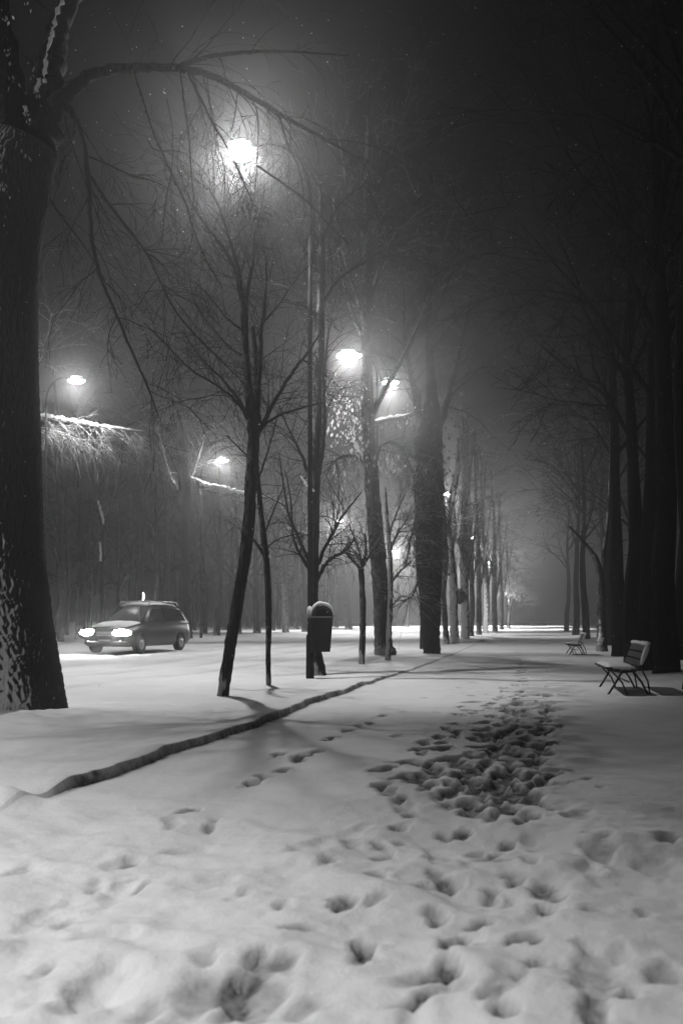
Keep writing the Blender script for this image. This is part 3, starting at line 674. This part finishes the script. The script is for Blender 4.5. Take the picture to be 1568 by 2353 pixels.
# right hand row, hardly lit
rg = 'dark trees behind the benches'
rl = 'nearly black tree of the unlit row behind the benches'
first = None
for i, (vx, Y, s) in enumerate([(1422, 34, 1.0), (1452, 28, .9), (1484, 25, 1.0), (1528, 23.5, 1.1), (1562, 30, 1.0), (1400, 47, 1.0), (1345, 62, .9), (1322, 78, 1.0), (1300, 98, .9), (1500, 38, 1.0), (1440, 54, .9), (1384, 84, 1.1), (1610, 18, 1.1)]):
    p = lift(Vector(((vx - CX) / F * Y, Y, 0))); rz = gw.uniform(0, 6.28)
    if first is None:
        first = proto(211, 15, .3, rl, rg, 'tree', 'dark', 'dark'); first.location = p; first.rotation_euler = (0, 0, rz)
    else: copy_tree(first, p, rz, s)
authored('right side tree with a snow-packed foot and a faint pale limb bending left', 40,
    [(1380, 1492, 26), (1380, 1450, 20), (1380, 1400, 20), (1377, 1330, 17), (1368, 1285, 13), (1350, 1258, 10), (1325, 1230, 8), (1305, 1208, 5)],
    [([(1378, 1350, 12), (1390, 1240, 9), (1400, 1100, 6), (1400, 950, 3)], 0, 20, 2.0, 3)], 36, twig='twig', trunk_m='bark', rcap=.02,
    snow=[[(1377, 1440, 4, -.42), (1379, 1458, 9, -.46), (1376, 1472, 12, -.48), (1377, 1480, 7, -.48)], [(1376, 1425, 5, -.4), (1377, 1432, 5, -.4)]])

# ------------------------------------------------------------ street lamps
def lamp_light(name, p, W, parent, radius=.12, spot=None, aim=None):
    d = bpy.data.lights.new(name, 'SPOT' if spot else 'POINT'); d.energy = W; d.shadow_soft_size = radius
    if spot: d.spot_size = math.radians(spot); d.spot_blend = .3 if spot > 115 or aim else .5
    o = bpy.data.objects.new(name, d); col.objects.link(o); o.location = p; o.parent = parent; par_inv(o, parent)
    if aim: o.rotation_euler = Vector(aim).to_track_quat('-Z', 'Y').to_euler()
    return o
def street_lamp(label, head, pole_x, Y_pole, W=2600, group='street lamps', pole_r=.062, spot=None, base_y=None, glow_r=.13, spill=.3, bowl=.5):
    """head: world point of the lens; the pole stands at pole_x and its arm bends over to the head"""
    base = lift(Vector((pole_x, Y_pole, 0)))
    t = thing('street_lamp', label, 'street lamp', base, group)
    zt = head.z + .15
    b = Geo(); b.tube([base + Vector((0, 0, -.1)), base + Vector((0, 0, .02)), base + Vector((0, 0, 1.0)), base + Vector((0, 0, 1.05))], [pole_r * 1.7, pole_r * 1.6, pole_r * 1.5, pole_r * 1.05], 12); b.build('base', 'pole', t)
    p = Geo(); p.tube([base + Vector((0, 0, 1.04)), base + Vector((0, 0, zt * .6)), Vector((base.x, base.y, zt - 1.4))], [pole_r, pole_r * .85, pole_r * .7], 12); p.build('pole', 'pole', t)
    a = Geo(); s = Vector((base.x, base.y, zt - 1.42)); e = head + Vector((0, 0, .12)); dx = e - Vector((s.x, s.y, e.z))
    ctrl = [(s, pole_r * .68), (s + Vector((0, 0, .6)) + dx * .03, pole_r * .6), (s + Vector((0, 0, 1.15)) + dx * .2, pole_r * .55), (Vector((s.x, s.y, zt + .02)) + dx * .52, pole_r * .5), (e - dx.normalized() * .32, pole_r * .5)]
    q, r = smooth_line(ctrl, 6); a.tube(q, r, 10); a.build('arm', 'black', t)
    dn = dx.normalized(); sd = Vector((-dn.y, dn.x, 0))
    h = Geo(); bb = len(h.v); rings = [(-.42, .06, .05), (-.3, .13, .11), (0, .2, .16), (.22, .19, .15), (.38, .12, .09), (.43, .04, .04)]
    n = 14
    for d_, w, hh in rings:
        for j in range(n):
            an = math.pi * j / (n - 1)
            h.v.append(e + dn * d_ + sd * math.cos(an) * w + Vector((0, 0, math.sin(an) * hh - .07)))
    for i in range(len(rings) - 1):
        for j in range(n):
            j2 = (j + 1) % n; h.f.append((bb + i * n + j, bb + (i + 1) * n + j, bb + (i + 1) * n + j2, bb + i * n + j2))
    h.f.append(tuple(bb + j for j in range(n))); h.f.append(tuple(bb + (len(rings) - 1) * n + j for j in reversed(range(n))))
    ho = h.build('lamp_head', 'galv', t)
    l = Geo(); l.blob(e + Vector((0, 0, -.09)), glow_r, (1.9 if bowl < .6 else 1.3, 1.2, bowl), 6, 1)
    lo = link_mesh('lens', l.v, l.f, 'lens', None); lo.parent = ho
    loc = t.location; lo.data.transform(Matrix.Translation(-loc))
    s_ = Geo(); s_.blob(e + Vector((0, 0, .08)) + dn * .02, .2, (1.5, .8, .35), 6, 5); s_.build('snow_cap', 'snow', t)
    lamp_light('lamp_light', head + Vector((0, 0, -.24)), W, t, .1, spot)
    if spot and spill: lamp_light('lens_spill', head + Vector((0, -.05, -.28)), W * spill, t, .1, 150, (-.45, -.75, .12))
    return t
def SL_(label, vx, vy, px, W=2600, hp=None, dY=0, **k):
    hp = hp or (HY - vy); Y = 10.97 * F / hp
    hd = P(vx, vy, Y)
    return street_lamp(label, hd, (px - CX) / F * (Y + dY), Y + dY, W, **k)
SL_('tall curved street lamp blazing brightest behind the branches, bin post below', 553, 350, 712, 5200, dY=-.1, spot=85, glow_r=.24, spill=.72, bowl=.9)
SL_('street lamp with a lit hood hanging left of the tall leaning tree', 800, 818, 866, 1900, spot=118, glow_r=.27, spill=.9)
SL_('street lamp shining above the snowy branch of the massive trunk', 895, 880, 968, 2600, spot=152, glow_r=.2, spill=.8)
SL_('street lamp half hidden by the snow-plastered avenue tree', 1022, 1135, 1062, 12000, spot=118, glow_r=.22)
SL_('small white street lamp far down the avenue', 1088, 1235, 1108, 42000, spot=118, glow_r=.34)
SL_('tiny last street lamp at the hazy end of the avenue', 1124, 1290, 1146, 70000, spot=118, glow_r=.42)
SL_('street lamp at far left glowing over a snow-topped branch', 175, 876, 106, 1700, spot=118, glow_r=.2, spill=.9)
SL_('street lamp left of the leaning tree, glowing above a thick snowy branch', 510, 1058, 462, 1900, spot=118, glow_r=.22, spill=1.1)
SL_('small street lamp seen between the litter bin tree and the young tree', 780, 1197, 752, 14000, spot=118, glow_r=.17)
SL_('small street lamp seen low between the two massive trunks', 905, 1267, 884, 36000, spot=118, glow_r=.22)
street_lamp('small pale street lamp dot touching the thin black sapling', P(560, 1268, 120), (520 - CX) / F * 120, 120, 600)
# the row goes on towards and behind the photographer, plus one added mid-road lamp
street_lamp('street lamp on the road side left of the photograph', Vector((-17.0, 19.5, 12.37)), -18.6, 19.5, 1100, spot=118, spill=0)
street_lamp('unseen street lamp added on the road to light the great trunk', Vector((-11.5, 0.0, 12.37)), -13.4, 0.0, 11000, spot=108, spill=0)  # added out of view, placed to light the trunk's left side and near snow
street_lamp('street lamp above the near end of the verge left of the photographer', Vector((-5.6, -1.6, 12.37)), -4.0, -1.8, 3000, spot=90, spill=.0)

# park lantern behind the car
pl = P(325, 1370, 76); b0 = lift(Vector((pl.x, 76, 0)))
t = thing('park_lantern', 'low park lantern glowing just above the car roof', 'park lantern', b0)
q = Geo(); q.tube([b0 - Vector((0, 0, .1)), b0 + Vector((0, 0, .5)), Vector((pl.x, 76, pl.z - .2))], [.09, .05, .04], 10); q.build('pole', 'pole', t)
q = Geo(); q.blob(pl, .24, (1, 1, 1.5), 8, 2); q.build('globe', 'lens_low', t)
q = Geo(); q.tube([pl + Vector((0, 0, .34)), pl + Vector((0, 0, .42)), pl + Vector((0, 0, .5))], [.26, .2, .04], 12); q.build('cap', 'pole', t)

# ------------------------------------------------------------ litter bin on the lamp post
def litter_bin():
    Yb = 21.3; s = Yb / F
    cx = P(737, 1422, Yb).x; zb, zr, zt = P(0, 1497, Yb).z, P(0, 1419, Yb).z, P(0, 1389, Yb).z
    t = thing('litter_bin', 'dark litter bin with arched hood and snow cap strapped to the lamp post', 'litter bin', Vector((cx, Yb, zb)))
    wt, wb, dp = 54 * s / 2, 42 * s / 2, .19
    def ringbox(geo, z0, w0, d0, z1, w1, d1, bev=.04, cap=True):
        b = len(geo.v)
        for z, w, d in ((z0, w0, d0), (z1, w1, d1)):
            for x, y in ((-w + bev, -d), (w - bev, -d), (w, -d + bev), (w, d - bev), (w - bev, d), (-w + bev, d), (-w, d - bev), (-w, -d + bev)):
                geo.v.append(Vector((cx + x, Yb + y, z)))
        for j in range(8): geo.f.append((b + j, b + (j + 1) % 8, b + 8 + (j + 1) % 8, b + 8 + j))
        geo.f.append(tuple(b + j for j in reversed(range(8)))); geo.f.append(tuple(b + 8 + j for j in range(8)))
    g1 = Geo(); ringbox(g1, zb, wb, dp * .8, zr, wt, dp); bo = g1.build('body', 'bin', t, False)
    for k in range(2):
        gb = Geo(); z = zb + (zr - zb) * (.12 + .72 * k); w = wb + (wt - wb) * (.12 + .72 * k) + .006; ringbox(gb, z, w, dp * (.8 + .2 * k) + .008, z + .035, w + .002, dp * (.8 + .2 * k) + .01); gb.build('band', 'bin', t, False)
    g2 = Geo(); ringbox(g2, zr, wt + .03, dp + .03, zr + .035, wt + .03, dp + .03); g2.build('rim', 'galv', t, False)
    # arched hood: a half cylinder shell with an open front
    hd = Geo(); n = 16; hh = zt - zr - .06
    hc = cx + .04; hw = wt * .86
    def arch(w, h, y): return [Vector((hc + math.cos(math.pi * j / n) * w, y, zr + .035 + math.sin(math.pi * j / n) * h)) for j in range(n + 1)]
    b = len(hd.v); A = [arch(hw, hh, Yb - dp), arch(hw, hh, Yb + dp), arch(hw - .045, hh - .045, Yb + dp), arch(hw - .045, hh - .045, Yb - dp)]
    for r_ in A: hd.v += r_
    m_ = n + 1
    for k in range(4):
        k2 = (k + 1) % 4
        for j in range(n): hd.f.append((b + k * m_ + j, b + k * m_ + j + 1, b + k2 * m_ + j + 1, b + k2 * m_ + j))
    hd.build('hood', 'bin', t)
    bk = Geo(); bk.v += arch(hw - .05, hh - .05, Yb + dp * .3); bk.v += arch(hw - .05, hh - .05, Yb + dp * .4)
    bk.f.append(tuple(range(m_))); bk.f.append(tuple(reversed(range(m_, 2 * m_))))
    for j in range(m_): bk.f.append((j, m_ + j, m_ + (j + 1) % m_, (j + 1) % m_))
    bk.build('opening_shade', 'black', t, False)  # solid black panel, coloured as the shade inside the hood
    # snow cap over the hood, thick on the left shoulder
    sn = Geo(); b = 0; k = 9
    rows = 7
    for i in range(rows):
        y = Yb - dp * 1.02 + 2.04 * dp * i / (rows - 1); e = math.sin(math.pi * (i + .35) / (rows - .3)) ** .5
        for j in range(m_):
            a = math.pi * (.04 + .95 * j / n); th = (.02 + .04 * max(0, math.sin(a)) + (.03 if a > 1.7 else 0)) * e
            sn.v.append(Vector((hc + math.cos(a) * (hw + th * .7), y, zr + .04 + math.sin(a) * (hh + th))))
    for i in range(rows - 1):
        for j in range(n): sn.f.append((i * m_ + j, i * m_ + j + 1, (i + 1) * m_ + j + 1, (i + 1) * m_ + j))
    so = sn.build('snow_cap', 'snow', t)
    md = so.modifiers.new('thick', 'SOLIDIFY'); md.thickness = .03; md.offset = -1
    s2 = Geo(); s2.blob((cx - wt * .95, Yb - .05, zr + .13), .1, (.7, 1, 1.4), 7, 4); s2.build('snow_lump', 'snow', t)
    px = P(712, 0, 21.5).x
    for z in (zb + .15, zr - .12):
        br = Geo(); br.box(((cx - wt + px) / 2, Yb + .08, z), (abs(cx - wt - px) + .1, .05, .05)); br.build('bracket', 'galv', t, False)
litter_bin()

# ------------------------------------------------------------ benches
def bench(label, base, rz, s=1.0, group='park benches'):
    t = thing('park_bench', label, 'park bench', base, group)
    Lh = .85
    prof = [(-.34, .44), (-.22, .41), (-.08, .395), (.05, .41)]
    def loc(x, y, z): return base + Matrix.Rotation(rz, 3, 'Z') @ Vector((x, y, z)) * s
    st = Geo()
    for x, z in prof: st.box(loc(x, 0, z), (.105 * s, 2 * Lh * s, .035 * s), rz)
    st.build('seat', 'wood', t, False)
    bk = Geo()
    for x, z in ((.17, .52), (.215, .64), (.26, .76)): bk.box(loc(x, 0, z), (.03 * s, 2 * Lh * s, .10 * s), rz, 0, .36)
    bk.build('backrest', 'wood', t, False)
    for yy in (-.68, .68):
        lg = Geo(); r = .018 * s
        lg.tube([loc(-.36, yy, .41), loc(-.1, yy, .365), loc(.1, yy, .39), loc(.19, yy, .5), loc(.31, yy, .82)], [r] * 5, 6)
        lg.tube([loc(-.12, yy, .37), loc(-.24, yy, .15), loc(-.36, yy, -.04)], [r] * 3, 6)
        lg.tube([loc(-.3, yy, .40), loc(-.12, yy, .2), loc(-.02, yy, -.04)], [r * .8] * 3, 6)
        lg.tube([loc(.06, yy, .39), loc(.2, yy, .2), loc(.32, yy, -.04)], [r] * 3, 6)
        lg.tube([loc(.17, yy, .48), loc(.3, yy, .22), loc(.34, yy, -.04)], [r * .8] * 3, 6)
        lg.build('leg_frame', 'iron', t)
    cb = Geo(); cb.tube([loc(0, -.68, .2), loc(0, .68, .2)], [.012 * s] * 2, 6); cb.build('crossbar', 'iron', t)
    # snow lying on the seat and along the top of the back
    g = random.Random(int(base.y * 10)); sn = Geo(); nx, ny = 7, 26
    for i in range(ny + 1):
        for j in range(nx + 1):
            u_, w = j / nx, i / ny
            x = -.39 + .48 * u_; z = .435 + .03 * abs(u_ - .6) + .075 * (max(0, math.sin(math.pi * u_)) ** .4) * (max(0, math.sin(math.pi * w)) ** .2) + g.uniform(-.008, .008)
            sn.v.append(loc(x, -Lh + 2 * Lh * w, z))
    for i in range(ny):
        for j in range(nx):
            a = i * (nx + 1) + j; sn.f.append((a, a + 1, a + nx + 2, a + nx + 1))
    so = sn.build('seat_snow', 'snow', t); md = so.modifiers.new('thick', 'SOLIDIFY'); md.thickness = .03; md.offset = -1
    s2 = Geo(); k = 14
    pts = [loc(.285, -Lh + 2 * Lh * i / k, .85 + g.uniform(-.01, .01)) for i in range(k + 1)]
    s2.tube(pts, [.035 * s * g.uniform(.7, 1.2) for _ in pts], 8)
    pts = [loc(.16 + .11 * i / 5, -Lh - .01, .5 + .32 * i / 5) for i in range(6)]
    s2.tube(pts, [.02 * s, .03 * s, .04 * s, .045 * s, .045 * s, .03 * s], 8)
    s2.build('back_snow', 'snow', t)
    return t
b = G(1449, 1590); b = lift(b); bench('park bench with snow-capped seat and backrest on the right of the path', b + Vector((0, .5, 0)), -.16, 1.12)
b = G(1322, 1503); b = lift(b); bench('distant dark park bench further along the path', b, -.16, 1.0)

# ------------------------------------------------------------ car
def car():
    base = G(240, 1503, 0); base.z = ground_h(base.x, base.y) - .02
    rz = math.atan2(1, .30) - math.pi / 2 + .0
    hd = math.radians(-17)                     # heading along the road, nose towards the viewer
    t = thing('car', 'dark estate car with headlights on driving towards the viewer on the snowy road', 'car', base)
    Rm = Matrix.Rotation(hd, 3, 'Z'); S = 1.16
    def W(x, y, z): return base + Rm @ Vector((x, y, z)) * S      # y runs from nose (0) to tail
    # cross sections (y, half width low, half width belt, z low, z belt/top)
    prof = [(0.0, .35, .62), (.04, .30, .80), (.16, .28, .93), (.9, .27, 1.04), (1.25, .27, 1.09), (3.2, .27, 1.13), (4.5, .28, 1.13), (4.78, .34, 1.08), (4.84, .40, .95)]
    bd = Geo(); hw = lambda y: .93 * (1 - .22 * max(0, 1 - y / .5) ** 2) * (1 - .12 * max(0, (y - 4.3) / .6))
    for y, z0, z1 in prof:
        w = hw(y)
        for x, z in ((-w * .9, z0), (-w, z0 + .12), (-w, (z0 + z1) / 2 + .05), (-w * .93, z1 - .04), (-w * .82, z1), (0, z1 + .03), (w * .82, z1), (w * .93, z1 - .04), (w, (z0 + z1) / 2 + .05), (w, z0 + .12), (w * .9, z0)):
            bd.v.append(W(x, y, z))
    n = 11
    for i in range(len(prof) - 1):
        for j in range(n):
            j2 = (j + 1) % n; bd.f.append((i * n + j, i * n + j2, (i + 1) * n + j2, (i + 1) * n + j))
    bd.f.append(tuple(range(n))[::-1]); bd.f.append(tuple((len(prof) - 1) * n + j for j in range(n)))
    bd.build('body', 'paint', t)
    cb = Geo(); sec = [(1.15, 1.08, .80, 1.10), (1.95, 1.10, .66, 1.70), (2.4, 1.10, .64, 1.78), (3.9, 1.10, .62, 1.76), (4.35, 1.10, .62, 1.66), (4.75, 1.08, .74, 1.12)]
    for y, z0, w, z1 in sec:
        for x, z in ((-.82, z0), (-w, z1 - .06), (-w * .85, z1), (0, z1 + .02), (w * .85, z1), (w, z1 - .06), (.82, z0)): cb.v.append(W(x, y, z))
    for i in range(len(sec) - 1):
        for j in range(6): cb.f.append((i * 7 + j, i * 7 + j + 1, i * 7 + 8 + j, i * 7 + 7 + j))
    cb.f.append(tuple(range(7))[::-1]); cb.f.append(tuple(35 + j for j in range(7)))
    cb.build('cabin', 'paint', t)
    def quad(name, pts, m, par=t, th=.012):
        q = Geo(); q.v += [W(*p) for p in pts]; q.f.append((0, 1, 2, 3)); o = q.build(name, m, par, False)
        md = o.modifiers.new('t', 'SOLIDIFY'); md.thickness = th; md.offset = 0; return o
    quad('windscreen', [(-.74, 1.22, 1.145), (.74, 1.22, 1.145), (.60, 1.90, 1.665), (-.60, 1.90, 1.665)], 'glass')
    for sx in (-1, 1):
        quad('side_window', [(sx * .825, 1.55, 1.17), (sx * .825, 2.75, 1.17), (sx * .70, 2.7, 1.62), (sx * .705, 1.98, 1.60)], 'glass')
        quad('side_window', [(sx * .825, 2.85, 1.17), (sx * .825, 3.75, 1.17), (sx * .69, 3.75, 1.62), (sx * .70, 2.8, 1.62)], 'glass')
        quad('side_window', [(sx * .82, 3.85, 1.17), (sx * .80, 4.5, 1.17), (sx * .685, 4.25, 1.58), (sx * .69, 3.85, 1.61)], 'glass')
        r = Geo(); r.tube([W(sx * .60, 2.0, 1.76), W(sx * .60, 2.1, 1.86), W(sx * .60, 4.1, 1.86), W(sx * .60, 4.25, 1.76)], [.022] * 4, 8); r.build('roof_rail', 'chrome', t)
        h = Geo(); h.blob(W(sx * .64, .05, .76), .22, (1.7, .5, .6), 8, 1); h.build('headlight', 'head', t)
        f = Geo(); f.blob(W(sx * .62, .03, .46), .07, (1.3, .7, .8), 6, 1); f.build('fog_light', 'fog', t)
        mm = Geo(); mm.box(W(sx * 1.02, 1.5, 1.2), (.22, .12, .15), hd); mm.build('mirror', 'paint', t, False)
        for y in (.85, 3.85):
            w_ = Geo(); w_.tube([W(sx * .74, y, .34), W(sx * .93, y, .34), W(sx * .955, y, .34)], [.34, .34, .30], 26)
            wo = w_.build('wheel', 'rubber', t)
            rm = Geo(); rm.tube([W(sx * .93, y, .34), W(sx * .965, y, .34), W(sx * .968, y, .34)], [.21, .20, .08], 20)
            ro = link_mesh('rim', rm.v, rm.f, 'rim'); ro.parent = wo; ro.data.transform(Matrix.Translation(-t.location))
            ar = Geo(); ar.tube([W(sx * .90, y, .40), W(sx * .938, y, .40)], [.42, .41], 26); ar.build('wheel_arch', 'black', t)
        d = bpy.data.lights.new('headlight_beam', 'SPOT'); d.energy = 600; d.spot_size = math.radians(70); d.spot_blend = .8; d.shadow_soft_size = .08
        o = bpy.data.objects.new('headlight_beam', d); col.objects.link(o); o.location = W(sx * .66, -.12, .72); o.rotation_euler = (math.radians(83), 0, math.radians(180) + hd); o.parent = t; par_inv(o, t)
    gr = Geo()
    for z in (.60, .66, .72, .78): gr.box(W(0, .015 if z < .75 else .03, z), (.72, .03, .022), hd)
    gr.build('grille', 'chrome', t, False)
    pt = Geo(); pt.box(W(0, -.02, .48), (.52, .02, .11), hd); pt.build('number_plate', 'plate', t, False)
    bp = Geo(); bp.tube([W(-.84, .22, .42), W(-.7, .02, .40), W(0, -.05, .40), W(.7, .02, .40), W(.84, .22, .42)], [.09] * 5, 8); bp.build('bumper', 'paint', t)
    for y in (2.35, 3.6):
        cbp = Geo(); cbp.tube([W(-.62, y, 1.88), W(.62, y, 1.88)], [.025] * 2, 8); cbp.build('roof_bar', 'chrome', t)
    def sheet(name, secs, m='snow'):
        q = Geo(); g = random.Random(5); nn = 9
        for y, z, w in secs:
            for j in range(nn):
                u_ = j / (nn - 1) * 2 - 1; q.v.append(W(u_ * w, y, z + .05 * (1 - abs(u_) ** 3) + g.uniform(-.006, .006)))
        for i in range(len(secs) - 1):
            for j in range(nn - 1): q.f.append((i * nn + j, i * nn + j + 1, (i + 1) * nn + j + 1, (i + 1) * nn + j))
        o = q.build(name, m, t); md = o.modifiers.new('t', 'SOLIDIFY'); md.thickness = .05; md.offset = -1
    sheet('roof_snow', [(1.98, 1.715, .55), (2.2, 1.77, .57), (2.8, 1.80, .57), (3.5, 1.80, .57), (3.9, 1.78, .56), (4.2, 1.72, .54)])
    sheet('bonnet_snow', [(.22, .955, .66), (.5, 1.02, .72), (.8, 1.07, .76), (1.1, 1.12, .76)])
    return t
car()

# ------------------------------------------------------------ falling snow
fs = Geo(); g = random.Random(8)
for _ in range(12000):
    Y = g.uniform(1.5, 48); x = g.uniform(-24, 16); z = g.uniform(.05, 17)
    r = g.uniform(.003, .008) * (.35 + min(1, Y / 14)); c = Vector((x, Y, z)); b_ = len(fs.v)
    a1, a2, a3 = rv(g).normalized() * r, rv(g).normalized() * r, rv(g).normalized() * r
    fs.v += [c + a1, c - a1, c + a2, c - a2, c + a3, c - a3]
    for q in ((0, 2, 4), (2, 1, 4), (1, 3, 4), (3, 0, 4), (2, 0, 5), (1, 2, 5), (3, 1, 5), (0, 3, 5)): fs.f.append(tuple(b_ + i for i in q))
o = fs.build('falling_snow', 'snow'); o['kind'] = 'stuff'; o['label'] = 'snowflakes drifting down through the lamplight'; o['category'] = 'falling snow'

# ------------------------------------------------------------ haze
hz = Geo(); hz.box((0, 205, 10.8), (560, 520, 24.6)); m = bpy.data.materials.new('haze_air'); m.use_nodes = True
N, L = m.node_tree.nodes, m.node_tree.links
for n_ in list(N):
    if n_.type == 'BSDF_PRINCIPLED': N.remove(n_)
pv = N.new('ShaderNodeVolumePrincipled'); pv.inputs['Color'].default_value = (.95, .95, .95, 1)
pv.inputs['Density'].default_value = .0022; pv.inputs['Anisotropy'].default_value = .87
out = [n_ for n_ in N if n_.type == 'OUTPUT_MATERIAL'][0]; L.new(pv.outputs[0], out.inputs['Volume'])
ho = link_mesh('haze', hz.v, hz.f, m, None, False); ho['kind'] = 'stuff'
ho['label'] = 'night mist and fine snow glowing around the lamps'; ho['category'] = 'haze'

# ------------------------------------------------------------ world, camera, render
w = bpy.data.worlds.new('World'); sc.world = w; w.use_nodes = True
bg = w.node_tree.nodes['Background']; bg.inputs['Color'].default_value = (.001, .001, .001, 1); bg.inputs['Strength'].default_value = 1.0
cd = bpy.data.cameras.new('camera'); cam = bpy.data.objects.new('camera', cd); col.objects.link(cam); sc.camera = cam
cam.location = (0, 0, H); cam.rotation_euler = (math.radians(90), 0, 0)
cd.sensor_fit = 'AUTO'; cd.sensor_width = 36; cd.lens = F / 2352 * 36; cd.shift_y = (HY - 1176) / 2352; cd.shift_x = 0
cd.clip_start = .05; cd.clip_end = 1500
cd.dof.use_dof = True; cd.dof.focus_distance = 19; cd.dof.aperture_fstop = 2.2
sc.view_settings.view_transform = 'Standard'; sc.view_settings.look = 'None'; sc.view_settings.exposure = -.45; sc.view_settings.gamma = 1
cy = sc.cycles
cy.use_denoising = True; cy.denoiser = 'OPENIMAGEDENOISE'; cy.denoising_input_passes = 'RGB_ALBEDO_NORMAL'; cy.denoising_prefilter = 'ACCURATE'; cy.max_bounces = 5; cy.diffuse_bounces = 3; cy.volume_bounces = 1; cy.transparent_max_bounces = 4; cy.glossy_bounces = 2
cy.sample_clamp_indirect = 2.0; cy.sample_clamp_direct = 0; cy.use_light_tree = True; cy.caustics_reflective = False; cy.caustics_refractive = False
m.cycles.volume_sampling = 'MULTIPLE_IMPORTANCE' if hasattr(m.cycles, 'volume_sampling') else None
